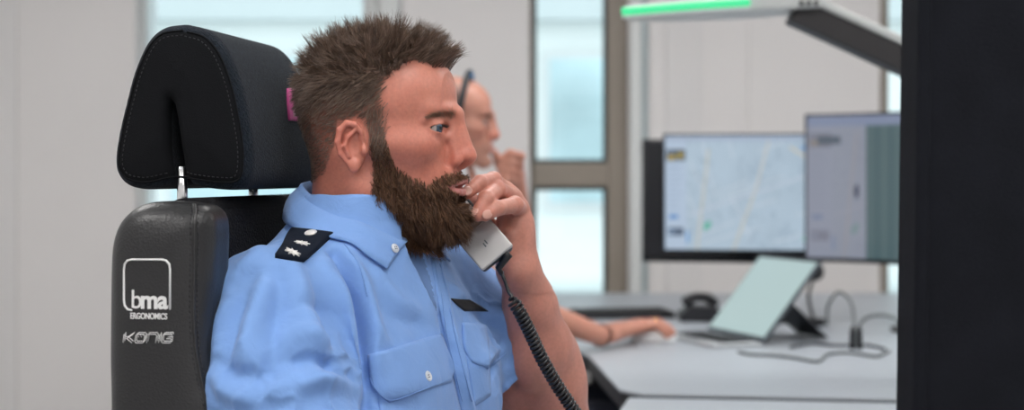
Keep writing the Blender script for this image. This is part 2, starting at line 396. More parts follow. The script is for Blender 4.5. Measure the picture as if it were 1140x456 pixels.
# ceiling lamps: flush panels with a frame
for i, lx in enumerate((-1.7, .3, 2.1)):
    for j, ly in enumerate((-1.3, .8, 3.4)):
        t = empty('ceiling_lamp', (lx, ly, RZ)); tag(t, 'square white ceiling lamp panel, '+('left', 'middle', 'right')[i]+' one of the row '+('behind the camera', 'above the chair and desk', 'nearest the windows')[j], 'lamp', 'ceiling lamp panels')
        box('diffuser', (lx-.40, ly-.40, RZ-.03), (lx+.40, ly+.40, RZ-.022), 'lamppanel', t)
        for a in ((-.43,-.43,.43,-.40), (-.43,.40,.43,.43), (-.43,-.40,-.40,.40), (.40,-.40,.43,.40)):
            box('rim', (lx+a[0], ly+a[1], RZ-.036), (lx+a[2], ly+a[3], RZ-.002), 'white', t)
# the street outside and the pale building across it
struct(box('street', (-30, WY+.4, -7.2), (30, 40, -7), 'street'))
bld = empty('office_building', (0, 15, -7)); tag(bld, 'pale office building with blue-green window bands across the street behind the windows', 'building')
FY = 15.0
box('facade_wall', (-14, FY, -7), (14, FY+6, 15), 'facade', bld)
for fl in range(-2, 5):
    z = fl*3.1
    box('floor_band', (-14, FY-.25, z-.35), (14, FY-.02, z+.05), 'fslab', bld)
    for c in range(-7, 7):
        x = c*1.9+.3; bw = 1.0 if c % 2 else 1.45
        q = box('facade_window', (x, FY-.06, z+.85), (x+bw, FY-.01, z+2.45), 'white', bld)
        box('facade_pane', (x+.08, FY-.09, z+.93), (x+bw-.08, FY-.062, z+2.37), 'fwin', q)
# ================================================================== desks
DZ = .78
def desk(name, poly, label):
    d = empty(name, (sum(p[0] for p in poly)/len(poly), sum(p[1] for p in poly)/len(poly), 0))
    prism('desk_top', poly, .006, 'desk', d, .002, Matrix.Translation((0,0,DZ-.006)))
    c = Vector((sum(p[0] for p in poly)/len(poly), sum(p[1] for p in poly)/len(poly)))
    inner = [tuple(c+(Vector(p)-c)*.997) for p in poly]
    prism('edge_underlay', inner, .034, 'deskedge', d, .003, Matrix.Translation((0,0,DZ-.0405)))
    return tag(d, label, 'desk'), c
def v2(p): return (p.x, p.y)
fd = [v2(onZ(655,395,DZ)), v2(onZ(690,433,DZ)), v2(onZ(715,437.5,DZ)), v2(onZ(1020,444,DZ)), (1.75,2.80), (1.75,5.3), (-.55,5.3), (-.55,4.25), (.02,3.95)]
far_desk, fc = desk('corner_desk', fd, 'white corner desk carrying the monitors, laptop and the hand on the mouse')
nd = [v2(onZ(700,442,DZ)), v2(onZ(689,457,DZ)), (.05,1.95), (-.02,1.52), (1.45,1.52), (1.62,2.68), v2(onZ(1020,448.5,DZ))]
near_desk, nc = desk('desk', nd, 'white desk at the bottom right, edge below the far desk')
for d_, pts in ((far_desk, ((.45,3.2),(1.4,3.3),(.3,4.9),(1.4,4.9))), (near_desk, ((.45,2.2),(1.3,2.2)))):
    for x, y in pts:
        l = box('leg', (x-.04, y-.04, .03), (x+.04, y+.04, DZ-.042), 'blackmet', d_, .006); box('foot', (x-.05, y-.3, 0), (x+.05, y+.3, .03), 'blackmet', l, .008)
# ================================================================== monitors
def paint_map(nu, nv, seed, dim):
    r = np.random.default_rng(seed); u, v = np.meshgrid(np.linspace(0,1,nu), np.linspace(0,1,nv), indexing='ij')
    img = np.empty((nu, nv, 3)); img[:] = (.53,.67,.80)
    def noise(sc):
        g = r.random((int(sc*1.6)+3, sc+3)); x = u*sc*1.6; y = v*sc; i = x.astype(int); j = y.astype(int); fx = x-i; fy = y-j
        return g[i,j]*(1-fx)*(1-fy)+g[i+1,j]*fx*(1-fy)+g[i,j+1]*(1-fx)*fy+g[i+1,j+1]*fx*fy
    n = noise(6); img *= (1+.10*(n-.5))[...,None]
    blocks = (noise(34) > .66) & (noise(7) > .42); img[blocks] = (.46,.59,.72)
    fine = (noise(60) > .82); img[fine] *= .93
    def line(x0,y0,x1,y1,wd,col,a=1.0):
        d = np.array([(x1-x0)*1.3, y1-y0]); L = np.hypot(*d); t = (((u-x0)*1.3)*d[0]+(v-y0)*d[1])/L**2
        ds = np.abs(((u-x0)*1.3)*d[1]-(v-y0)*d[0])/L; m = (ds < wd) & (t > 0) & (t < 1); img[m] = img[m]*(1-a)+np.array(col)*a
    for k in range(16):
        x = r.random(); y = r.random(); a = r.choice([.35,1.9,.5,1.75]); l = .2+.3*r.random()
        line(x, y, x+math.cos(a)*l, y+math.sin(a)*l, .004, (.74,.83,.92))
    line(.22,.0,.30,.88,.011,(.66,.67,.62)); line(.47,.0,.62,.52,.011,(.66,.67,.62)); line(.62,.52,.72,1.0,.008,(.74,.72,.66)); line(.85,.9,1.0,.78,.008,(.80,.72,.55)); line(.16,.3,1,.66,.005,(.72,.78,.90))
    m = (((u-.29)*1.3/.035)**2+((v-.21-(u-.29)*.8)/.035)**2) < 1; img[m] = (.14,.56,.42)
    m = (((u-.96)*1.3/.03)**2+((v-.1)/.02)**2) < 1; img[m] = (.36,.70,.62)
    side = u < .15; img[side] = (.55,.68,.85)
    def rect(a,b,c,d,col): m = (u>a)&(u<b)&(v>c)&(v<d); img[m] = col
    rect(.01,.14,.78,.88,(.10,.13,.16)); rect(.02,.07,.79,.83,(.50,.36,.03)); rect(.085,.125,.80,.85,(.45,.35,.06)); rect(.03,.05,.84,.87,(.25,.35,.5))
    for k in range(9): rect(.025,.09+.04*r.random(),.36+k*.045,.372+k*.045,(.44,.56,.74))
    rect(.03,.09,.27,.305,(.10,.30,.68)); rect(.02,.13,.12,.19,(.12,.17,.25)); rect(.03,.06,.14,.17,(.35,.5,.7)); rect(.15,.165,.06,.16,(.12,.38,.80)); rect(0,1,.95,1,(.46,.56,.72)); rect(.93,.98,.87,.91,(.25,.45,.8))
    if dim:
        img = (img*.35+np.array((.50,.50,.62))*.65)*.62
        m = u > .36; img[m] = np.array((.085,.145,.16)); rect(0,1,.93,1,(.26,.31,.45)); rect(.06,.2,.80,.86,(.10,.13,.17))  # teal right part: window reflection painted into the screen image
        for k in range(5):
            m = (u > .38+.09*k) & (u < .405+.09*k) & (v < .93); img[m] = (.115,.18,.19)
        m = (((u-.3)*1.3/.02)**2+((v-.47)/.05)**2) < 1; img[m] = (.06,.07,.12)
    return img.reshape(-1,3)
def grid_surface(name, fn, nu, nv, m, parent, tone=None):
    u, v = np.meshgrid(np.linspace(0,1,nu), np.linspace(0,1,nv), indexing='ij'); V = fn(u.ravel(), v.ravel())
    i, j = np.meshgrid(np.arange(nu-1), np.arange(nv-1), indexing='ij'); a = (i*nv+j).ravel()
    return link(name, np_mesh(name, V, np.stack([a, a+nv, a+nv+1, a+1], 1), True, tone), m, parent)
def monitor(BL, BR, H, bez, curve, seed, dim, label, group, chin=.012, off=False, thick=.03, stand=True):
    """BL, BR: outer bottom corners; local x along the screen, y away from the viewer, z up"""
    BL = Vector(BL); BR = Vector(BR); W = (BR-BL).length; X = (BR-BL).normalized(); Yv = Vector((-X.y, X.x, 0)).normalized()
    if Yv.y < 0: Yv = -Yv
    t = empty('monitor', (BL.x, BL.y, DZ)); tag(t, label, 'monitor', group)
    BLa, Xa, Ya = np.array(BL), np.array(X), np.array(Yv)
    def shape(x, z, d): dy = curve*((x/W-.5)**2*4); return BLa+np.outer(x, Xa)+np.outer(d-dy, Ya)+np.outer(z, (0,0,1))
    n = 24; xsn = np.linspace(0, W, n); V = []
    for d in (0, thick):
        for z in (0, H): V.append(shape(xsn, np.full(n, z), d))
    V = np.vstack(V); f = []
    for i in range(n-1):
        a, b, c, d = i, n+i, 2*n+i, 3*n+i
        f += [(a, a+1, b+1, b), (c, d, d+1, c+1), (b, b+1, d+1, d), (a, c, c+1, a+1)]
    f += [(0, n, 3*n, 2*n), (n-1, 3*n-1, 4*n-1, 2*n-1)]
    link('housing', np_mesh('housing', V, f, False), 'blackpl', t)
    fn = lambda u, v: shape(bez+u*(W-2*bez), chin+v*(H-chin-bez), np.full(len(u), -.0025))
    if off: grid_surface('screen', fn, 20, 12, 'screenoff', t)
    else: grid_surface('screen', fn, 260, 180, 'screen', t, paint_map(260, 180, seed, dim))
    if stand:
        c = BL+X*W*.66+Yv*(thick+.02); q = cyl('stand_post', (c.x, c.y, DZ+.012), (c.x, c.y, BL.z+H*.5), .022, 'blackmet', t)
        box('mount_plate', (-.06, -.012, -.06), (.06, .012, .06), 'blackmet', t, .004, frame((c.x, c.y, BL.z+H*.5), X, (0,0,1)))
        cyl('stand_base', (c.x, c.y, DZ), (c.x, c.y, DZ+.012), .085, 'blackmet', t, 32)
    return t
MY = 4.25
def atY(px, py, Y): return P(px, py, Y)
monitor(atY(715,291,MY+.14), atY(900,293.5,MY+.09), .362, .008, 0, 1, False, 'dark switched-off monitor behind the left map screen', 'desk monitors', off=True, stand=False)
bl = atY(738,279.5,MY); brr = atY(906,281,MY-.06); brr.z = bl.z
monitor(bl, brr, .337, .006, -.0, 2, False, 'flat monitor showing a pale blue street map beside the laptop', 'desk monitors', chin=.006)
bl = atY(908,290,MY-.07); brr = atY(1075,305,MY-.42); brr.z = bl.z
monitor(bl, brr, .412, .007, .05, 5, True, 'curved dim monitor half hidden behind the black partition', 'desk monitors', chin=.012)
# ================================================================== laptop with kickstand
BL, BR = onZ(786,372,DZ), onZ(850,385.5,DZ); BL.z += .014; BR.z += .014; TL = P(848,282,3.97); X = (BR-BL).normalized(); up = TL-BL; up = (up-X*up.dot(X)); SH = up.length; up.normalize(); W = (BR-BL).length
lap = empty('laptop', (BL+BR)/2); lap.location.z = DZ; tag(lap, 'open silver laptop with a blank pale screen and kickstand on the far desk', 'laptop')
nrm = X.cross(up)
if nrm.x > 0: nrm = -nrm
mx_ = Matrix((X, up, nrm)).transposed().to_4x4(); mx_.translation = BL
box('screen_lid', (0,0,-.009), (W,SH,0), 'darkpl', lap, .004, mx_); box('screen', (.008,.010,.0002), (W-.008,SH-.012,.0012), 'tabscreen', lap, 0, mx_)
box('lid_rim', (0,SH-.008,-.001), (W,SH,.0016), 'blackpl', lap, .0005, mx_)
side = Vector((-X.y, X.x, 0)); side = side if side.x < 0 else -side
kb = Matrix((X, side, Vector((0,0,1)))).transposed().to_4x4(); kb.translation = Vector((BL.x, BL.y, DZ))
box('keyboard_base', (0,.004,.001), (W,.14,.010), 'silverlap', lap, .003, kb)
for r_ in range(4):
    for c_ in range(11): box('key', (.015+c_*.0235,.018+r_*.022,.0101), (.034+c_*.0235,.036+r_*.022,.012), 'keys', lap, 0, kb)
box('touchpad', (W*.33,.108,.0101), (W*.66,.136,.0108), 'steel', lap, 0, kb)
ks = BL+up*SH*.55+X*W*.25-nrm*.012; ke = Vector((ks.x+.13, ks.y+.02, DZ+.003))
prism('kickstand', [(0,0),(W*.5,0),(W*.5,(ke-ks).length),(0,(ke-ks).length)], .004, 'blackpl', lap, .001, Matrix((X, (ke-ks).normalized(), X.cross((ke-ks).normalized()))).transposed().to_4x4().copy() if False else frame(ks, X, X.cross((ke-ks).normalized())))
# ================================================================== small things on the far desk
g0 = onZ(905,362,DZ); gm = empty('gooseneck_microphone', (g0.x, g0.y, DZ)); tag(gm, 'small black gooseneck microphone behind the laptop screen', 'microphone')
cyl('base', (g0.x, g0.y, DZ), (g0.x, g0.y, DZ+.02), .035, 'blackpl', gm, 24)
pk = P(908,302,g0.y); tube('neck', catmull([(g0.x, g0.y, DZ+.02), (g0.x-.012, g0.y, DZ+.08), (pk.x-.01, g0.y, pk.z-.03), pk], 8), .005, 'blackmet', gm)
ellip('capsule', pk, (.024,.022,.026), 'blackpl', gm)
k0 = onZ(640,356,DZ); k1 = onZ(752,354,DZ); Xk = (k1-k0).normalized(); kf = frame((k0.x, k0.y, DZ), Xk, (0,0,1)); KW = (k1-k0).length
kbd = empty('keyboard', (k0+k1)/2); kbd.location.z = DZ; tag(kbd, 'thin black keyboard lying on the far desk behind the hand', 'keyboard')
box('body', (0,0,.001), (KW,.14,.018), 'blackpl', kbd, .004, kf)
for r_ in range(5):
    for c_ in range(14): box('key', (.012+c_*(KW-.02)/14,.012+r_*.024,.0181), (.012+c_*(KW-.02)/14+.015,.030+r_*.024,.023), 'keys', kbd, 0, kf)
t0 = onZ(756,357,DZ); tp = empty('desk_phone', (t0.x+.06, t0.y+.06, DZ)); tag(tp, 'low black desk phone between keyboard and laptop', 'phone')
prism('body', [(0,0),(.12,0),(.12,.03),(.10,.042),(.03,.045),(0,.02)], .09, 'blackpl', tp, .004, frame((t0.x, t0.y+.05, DZ+.001), (1,0,0), (0,-1,0)))
tube('handset', catmull([(t0.x+.015,t0.y+.02,DZ+.052),(t0.x+.05,t0.y+.02,DZ+.066),(t0.x+.085,t0.y+.02,DZ+.064),(t0.x+.11,t0.y+.02,DZ+.045)], 8), .014, 'blackpl', tp)
ms = onZ(722,383,DZ)
def spline_cable(name, pts, r, m, label, group=None): return tag(tube(name, catmull(pts, 10), r, m), label, 'cable', group)
def dk(px, py, dz=.0): v = onZ(px, py, DZ); return (v.x, v.y, DZ+.004+dz)
def off(v, dx=0, dy=0, dz=0): return (v[0]+dx, v[1]+dy, v[2]+dz)
c0 = dk(949,388)
spline_cable('cable', [dk(921,362), P(922,340,3.92), P(934,325,3.9), P(948,338,3.85), P(951,365,3.8), c0], .004, 'cable', 'grey cable arching up in a narrow loop on the desk', 'cables on the far desk')
spline_cable('cable', [off(c0,.012), P(955,365,3.75), P(968,352,3.75), P(992,352,3.7), P(1010,366,3.6), P(1022,385,3.5), off(dk(1032,400))], .004, 'cable', 'grey cable bending right toward the black partition', 'cables on the far desk')
spline_cable('cable', [dk(822,393), dk(836,396), dk(858,397), dk(885,400), dk(910,404), dk(922,396), dk(945,394), dk(975,398), dk(990,392)], .0035, 'cable', 'thin grey cable winding flat across the desk before the laptop', 'cables on the far desk')
spline_cable('cable', [dk(880,388), dk(905,384), dk(930,386), dk(965,386), dk(985,390)], .0035, 'blackpl', 'thin black cable lying behind the winding grey cable', 'cables on the far desk')
for qx, lb in ((949,'left'), (957,'right')):
    q = dk(qx,392); tag(tube('cable_plug', [(q[0],q[1],DZ+.008),(q[0],q[1],DZ+.05),(q[0],q[1],DZ+.062)], [.007,.007,.004], 'blackpl'), 'black cable plug standing on the desk, the '+lb+' of two', 'plug', 'cable plugs')
# ================================================================== task lamp with green light strip
LY = 3.05
lamp = empty('task_lamp', (1.18, LY, DZ)); tag(lamp, 'white flat task lamp with glowing green edge strip on a dark arm', 'lamp')
def lp(px, py, Y=LY): return P(px, py, Y)
zt = lp(693,16).z
outl = [lp(693,17), lp(730,13), lp(790,9), lp(850,4), lp(905,8)]
xa = [p.x for p in outl]
front = [(lp(693,17).x, 0), (lp(760,15).x, -.035), (lp(830,12).x, -.05), (lp(912,12).x, -.045)]
back = [(lp(925,12).x, .10), (lp(830,12).x, .13), (lp(750,15).x, .09), (lp(697,17).x, .03)]
poly = [(x, LY+y) for x, y in front+back]
# the head rises a little towards the arm
tilt = Matrix.Translation((poly[0][0], LY, zt-.012)) @ Matrix.Rotation(math.radians(-3.2), 4, 'Y') @ Matrix.Translation((-poly[0][0], -LY, 0))
prism('lamp_head', poly, .030, 'lampw', lamp, .008, tilt, 3)
strip = catmull([(x, LY+y-.0075, .017) for x, y in front[:3]], 8)
V, Fq = tube_np(strip, .0085, 8); V = xf(tilt, V); link('light_strip', quads_to_mesh('light_strip', V, Fq), 'green', lamp)
V, Fq = tube_np(strip+[0,-.004,-.013], .004, 6); V = xf(tilt, V); link('clear_rim', quads_to_mesh('clear_rim', V, Fq), 'white', lamp)
ua = lp(898,6); ub = lp(1060,80)
ax = (ub-ua).normalized(); am = frame(ua, ax, (0,0,1)); AL = (ub-ua).length
box('arm', (-.02,-.02,-.046), (AL,.05,.004), 'lampdark', lamp, .004, am); box('arm_cover', (-.02,-.024,.0045), (AL,.054,.022), 'lampw', lamp, .006, am)
for k in range(3): box('vent', (lp(885+8*k,10).x, LY-.052, zt+.012), (lp(889+8*k,10).x, LY-.0465, zt+.022), 'lampdark', lamp)
cyl('pole', (ub.x+.02, LY+.015, DZ), (ub.x+.02, LY+.015, ub.z+.04), .022, 'lampdark', lamp); cyl('foot', (ub.x+.02, LY+.015, DZ), (ub.x+.02, LY+.015, DZ+.02), .1, 'lampw', lamp, 32)
# ================================================================== foreground partition
pa, pb = P(1020.5,195,1.28), 0
pt = empty('partition_screen', (.6, 1.3, 0)); tag(pt, 'tall black fabric partition filling the right edge in the foreground', 'partition')
shear = Matrix.Translation((pa.x, 0, 1.2)) @ Matrix.Rotation(math.radians(.75), 4, 'Y') @ Matrix.Translation((-pa.x, 0, -1.2))
box('fabric_panel', (pa.x+.006, 1.284, .0), (pa.x+.7, 1.336, 1.75), 'partition', pt, .004, shear)
box('edge_profile', (pa.x, 1.28, .0), (pa.x+.012, 1.34, 1.752), 'partition', pt, .003, shear)
box('foot', (pa.x+.02, 1.16, 0), (pa.x+.08, 1.46, .025), 'blackmet', pt, .005); box('foot', (pa.x+.55, 1.16, 0), (pa.x+.61, 1.46, .025), 'blackmet', pt, .005)

# ================================================================== the near office chair
CT = math.radians(10); FC = Vector((math.cos(CT), -math.sin(CT), 0)); LC = Vector((math.sin(CT), math.cos(CT), 0)); OC = Vector((-.344, 1.748, 0))
CM = Matrix((FC, LC, Vector((0,0,1)))).transposed().to_4x4(); CM.translation = OC       # chair local: x forward, y left, z up
CMI = CM.inverted()
def side_pt(px, py, l):                                  # pixel on the chair's vertical plane y = l -> local (x, z)
    d = Vector(((px-CX)/FPX, 1, (HY-py)/FPX)); o = Vector((0,0,HC))
    s_ = (l-(CMI @ o).y)/((CMI.to_3x3() @ d).y); q = CMI @ (o+d*s_); return (q.x, q.z)
chair = empty('office_chair', (OC.x, OC.y, 0)); tag(chair, 'black leather office chair with fabric headrest and white stitched logo under the man', 'chair')
# --- headrest: loaf-shaped folded cushion with a slot, swept across the chair
def resample(poly, n):
    p = np.array(poly+[poly[0]], float); L = np.r_[0, np.cumsum(np.linalg.norm(np.diff(p, axis=0), axis=1))]; t = np.linspace(0, L[-1], n, endpoint=False)
    return np.stack([np.interp(t, L, p[:, 0]), np.interp(t, L, p[:, 1])], 1)
def poly_sdf(poly):
    A = np.array(poly, float); B = np.roll(A, -1, 0)
    def fn(x, z):
        d = np.full(x.shape, 1e9); ins = np.zeros(x.shape, bool)
        for a, b in zip(A, B):
            e = b-a; wx_, wz_ = x-a[0], z-a[1]; t = np.clip((wx_*e[0]+wz_*e[1])/(e@e), 0, 1); d = np.minimum(d, (wx_-e[0]*t)**2+(wz_-e[1]*t)**2)
            c = ((a[1] <= z) & (b[1] > z)) | ((b[1] <= z) & (a[1] > z)); ins ^= c & (x < (z-a[1])*e[0]/(e[1]+1e-12)+a[0])
        return np.where(ins, -1, 1)*np.sqrt(d)
    return fn
HL = .132
outer_px = [(200,25),(176,29),(158,45),(143,78),(133,115),(125,150),(121.5,178),(125,195),(137,207),(160,211),(185,206),(196,203),(210,207),(240,211),(262,210),(274,197),(276,165),(270,125),(262,90),(248,55),(228,33)]
slot_px = [(187,112),(184,130),(185,170),(190,200),(194,225),(203,225),(200,190),(195,145),(190,116)]
outer = [side_pt(x, y, -HL) for x, y in outer_px]; slot = [side_pt(x, y, -HL) for x, y in slot_px]
o_sm = catmull([(p[0], p[1], 0) for p in outer+[outer[0]]], 4)[:-1, :2]
fo, fs = poly_sdf(o_sm), poly_sdf([tuple(p) for p in slot])
lo2, hi2 = o_sm.min(0)-.012, o_sm.max(0)+.012; hh = .003
fx = np.arange(lo2[0], hi2[0], hh); fz = np.arange(lo2[1], hi2[1], hh); GX, GZ = np.meshgrid(fx, fz, indexing='ij')
D2 = fo(GX, GZ); DS = fs(GX, GZ)
fld = Field((lo2[0], -HL-.012, lo2[1]), (fx[-1], HL+.012, fz[-1]), hh); n = fld.n
D2 = D2[:n[0], :n[2]]; DS = DS[:n[0], :n[2]]; yy = fld.ax[1]
R_ = .016
bul = .006*np.clip(-D2/.05, 0, 1)                           # the side faces swell a little
q1 = (D2+R_)[:, None, :]*np.ones((1, len(yy), 1)); q2 = (np.abs(yy)[None, :, None]-(HL-.006)-bul[:, None, :]+R_)
dd = np.minimum(np.maximum(q1, q2), 0)+np.sqrt(np.maximum(q1, 0)**2+np.maximum(q2, 0)**2)-R_
sl_ = DS[:, None, :]*np.ones((1, len(yy), 1))-.001
k = .016; h_ = np.clip(.5-.5*(dd+sl_)/k, 0, 1); dd = dd*(1-h_)-sl_*h_+k*h_*(1-h_)
fld.v[:dd.shape[0], :, :dd.shape[2]] = dd
V, Fq = fld.mesh(); me = np_mesh('headrest', xf(CM, V), Fq)
hr = link('headrest', me, 'headfab', chair); me.materials.append(M['sidefab'])
cen = V[Fq].mean(1); inl = fo(cen[:, 0], cen[:, 2])
me.polygons.foreach_set('material_index', ((cen[:, 1] < -HL+.02) & (inl < -.0085)).astype(np.int32))
def ring_at(dist):                                          # line parallel to the outline on the near face
    c = o_sm.mean(0); nrm2 = np.gradient(o_sm, axis=0); nn = np.stack([-nrm2[:, 1], nrm2[:, 0]], 1); nn /= np.linalg.norm(nn, axis=1)[:, None]
    if ((c-o_sm)*nn).sum() < 0: nn = -nn
    return o_sm+nn*dist
bvh_hr = BVHTree.FromPolygons([tuple(v) for v in V], Fq.tolist())
def on_near(x, z, off_=.0005):
    hit = bvh_hr.ray_cast(Vector((x, -.4, z)), Vector((0, 1, 0)))
    return None if hit[0] is None else hit[0]+hit[1].normalized()*off_
for dist, nm, r_ in ((.0085, 'piping', .0012),):
    pts = [on_near(*p) for p in ring_at(dist)]; pts = [p for p in pts if p is not None and p.y < -HL+.02]
    tube(nm, [CM @ p for p in pts], r_, 'sidefab', hr, 6)
sv, sf = [], []
rp = resample([tuple(p) for p in ring_at(.0135)], 190)
for a, b in zip(rp[::2], rp[1::2]):
    p, q = on_near(*a, .0002), on_near(*b, .0002)
    if p is None or q is None or p.y > -HL+.016 or q.y > -HL+.016 or (p-q).length > .01: continue
    v_, f_ = tube_np([CM @ p, CM @ q], .0005, 4); sf.append(f_+sum(len(x) for x in sv)); sv.append(v_)
link('stitching', quads_to_mesh('stitching', np.vstack(sv), np.vstack(sf)), 'stitch', hr)
# pink label on the front of the headrest, next to the man's head
hits = []
Vw = xf(CM, V); bvh_hw = BVHTree.FromPolygons([tuple(v) for v in Vw], Fq.tolist())
def ray(bvh, px, py):
    d = Vector(((px-CX)/FPX, 1, (HY-py)/FPX)).normalized(); h = bvh.ray_cast(Vector((0,0,HC)), d); return h[0], h[1]
def patch(name, bvh, left, right, nu, nv, t, m, parent, skirt=.002, base=0.0, puff=0.0):
    """cloth piece lying on a surface: outline given by a left and a right edge in the photograph, found on the surface by ray casting"""
    L = catmull([(a, b, 0) for a, b in left], 8) if len(left) > 2 else np.array([(a, b, 0) for a, b in left], float)
    Rr = catmull([(a, b, 0) for a, b in right], 8) if len(right) > 2 else np.array([(a, b, 0) for a, b in right], float)
    def samp(c, s_):
        d = np.r_[0, np.cumsum(np.linalg.norm(np.diff(c, axis=0), axis=1))]; d /= d[-1]
        return np.array([np.interp(s_, d, c[:, 0]), np.interp(s_, d, c[:, 1])])
    top, bot, last = [], [], None
    pts = np.zeros((nv, nu, 3)); nor = np.zeros((nv, nu, 3))
    for j in range(nv):
        a, b = samp(L, j/(nv-1)), samp(Rr, j/(nv-1))
        for i in range(nu):
            q = a+(b-a)*i/(nu-1); p, n_ = ray(bvh, *q)
            if p is None: p, n_ = last if last else (Vector((0,0,0)), Vector((0,-1,0)))
            last = (p, n_); pts[j, i] = p; nor[j, i] = n_
    for _ in range(3):
        pp = np.pad(pts, ((1,1),(1,1),(0,0)), 'edge'); sm_ = (pp[2:,1:-1]+pp[:-2,1:-1]+pp[1:-1,2:]+pp[1:-1,:-2])/4; inner = np.zeros((nv,nu,1)); inner[1:-1,1:-1] = 1
        pts = pts*(1-.5*inner)+sm_*.5*inner
        pn = np.pad(nor, ((1,1),(1,1),(0,0)), 'edge'); nor = (pn[2:,1:-1]+pn[:-2,1:-1]+pn[1:-1,2:]+pn[1:-1,:-2]+nor)/5
    nor /= np.linalg.norm(nor, axis=2)[..., None]
    u = np.linspace(0,1,nu)[None,:,None]; v = np.linspace(0,1,nv)[:,None,None]; pf = puff*np.minimum(1, 6*np.minimum(np.minimum(u,1-u), np.minimum(v,1-v)))**.6
    T = (pts+nor*(base+t+pf)).reshape(-1,3); Bm = (pts-nor*skirt).reshape(-1,3); N = nu*nv; V_ = np.vstack([T, Bm]); f = []
    for j in range(nv-1):
        for i in range(nu-1): a = j*nu+i; f.append((a, a+nu, a+nu+1, a+1)); f.append((N+a, N+a+1, N+a+nu+1, N+a+nu))
    bd = [i for i in range(nu)]+[j*nu+nu-1 for j in range(1,nv)]+[(nv-1)*nu+i for i in range(nu-2,-1,-1)]+[j*nu for j in range(nv-2,0,-1)]
    for a, b in zip(bd, bd[1:]+bd[:1]): f.append((a, b, N+b, N+a))
    bm = bmesh.new(); vv = [bm.verts.new(tuple(x)) for x in V_]
    for q in f: bm.faces.new([vv[i] for i in q])
    bev(bm, min(t, .0012)*.6, 1, .9)
    o = link(name, bm_mesh(name, bm, True), m, parent); return o, pts, nor
patch('label_tag', bvh_hw, [(319,98.5),(319.5,116),(321,134)], [(329,98),(330,116),(331.5,135)], 6, 12, .0012, 'pink', hr, .001)
patch('label_print', bvh_hw, [(325,120),(325.5,130)], [(329,120),(329.5,130)], 4, 5, .0005, 'pinkprint', hr, .0005, base=.0013)
# --- chrome posts
def post(px, py0, py1, l):
    x, z0 = side_pt(px, py0, l); z1 = side_pt(px, py1, l)[1]
    cyl('headrest_post', CM @ Vector((x, l, z0-.03)), CM @ Vector((x, l, z1+.012)), .0058, 'chrome', chair, 20)
post(203, 222, 197, -.112); post(282, 222, 206, .075)
# --- backrest: two leather wings with a fabric centre
BLn = -.252
wing_px = [(117,456),(116,400),(116.5,340),(117,300),(119,272),(126,250),(139,235),(157,226),(182,224),(206,226),(222,230),(231,240),(234,256),(233,300),(232,345),(234,390),(241,430),(247,456)]
wing = [side_pt(x, y, BLn) for x, y in wing_px]
wing = [(wing[0][0]+.002, .62), (wing[0][0]+.002, .75)]+wing+[(wing[-1][0]+.012, .75), (wing[-1][0]+.005, .62)]
wp = catmull([(p[0], p[1], 0) for p in wing], 4)[:, :2]
wfo = poly_sdf(wp)
def wing_obj(name, y0, y1, near):                           # padded panel: rounded rim and swelling outer face
    lo_, hi_ = wp.min(0)-.015, wp.max(0)+.015; h3 = .0035; ax_ = np.arange(lo_[0], hi_[0], h3); az_ = np.arange(lo_[1], hi_[1], h3); GX, GZ = np.meshgrid(ax_, az_, indexing='ij'); D = wfo(GX, GZ)
    f_ = Field((lo_[0], y0-.02, lo_[1]), (ax_[-1], y1+.02, az_[-1]), h3); nx, nz = min(f_.n[0], D.shape[0]), min(f_.n[2], D.shape[1]); D = D[:nx, :nz]; yv = f_.ax[1]
    c_, half, r_ = (y0+y1)/2, (y1-y0)/2, .020; swell = .012*(1-np.clip(1+D/.042, 0, 1)**2)-.007
    q1 = (D+r_)[:, None, :]*np.ones((1, len(yv), 1)); q2 = np.abs(yv-c_)[None, :, None]-half-swell[:, None, :]+r_
    f_.v[:nx, :, :nz] = np.minimum(np.maximum(q1, q2), 0)+np.sqrt(np.maximum(q1, 0)**2+np.maximum(q2, 0)**2)-r_
    V_, F_ = f_.mesh(); o = link(name, np_mesh(name, xf(CM, V_), F_), 'leather', chair)
    if near: wing_obj.bvh = BVHTree.FromPolygons([tuple(v) for v in V_], F_.tolist())
    return o
def wing_y(x, z):
    h = wing_obj.bvh.ray_cast(Vector((x, -.6, z)), Vector((0, 1, 0))); return h[0].y if h[0] is not None else BLn
wn = wing_obj('side_wing', BLn-.006, BLn+.075, True); wf = wing_obj('side_wing', .252-.075, .252, False)
# leather welt and stitching on the near wing
fr_px = [(207,228),(213,236),(215,250),(215,290),(214,340),(216,385),(223,425),(231,456)]
def wing_pt(px, py, off_):
    x, z = side_pt(px, py, BLn); return CM @ Vector((x, wing_y(x, z)-off_, z))
def wing_line(px_list, n_, off_): return [wing_pt(x, y, off_) for x, y, _ in catmull([(a, b, 0) for a, b in px_list], n_)]
tube('welt', wing_line([(x+3.2, y) for x, y in fr_px], 8, -.0008), .0022, 'leather', wn, 8)
for dx in (0, 6.5):
    ln = np.array([tuple(p) for p in wing_line([(x+dx, y) for x, y in fr_px], 40, .0002)]); seg = np.r_[0, np.cumsum(np.linalg.norm(np.diff(ln, axis=0), axis=1))]
    tt = np.arange(0, seg[-1], .0052); sv, sf = [], []
    for t_ in tt:
        a = [np.interp(t_, seg, ln[:, i]) for i in range(3)]; b = [np.interp(t_+.0033, seg, ln[:, i]) for i in range(3)]
        v_, f_ = tube_np([a, b], .0007, 4); sf.append(f_+sum(len(x) for x in sv)); sv.append(v_)
    link('stitching', quads_to_mesh('stitching', np.vstack(sv), np.vstack(sf)), 'stitch', wn)
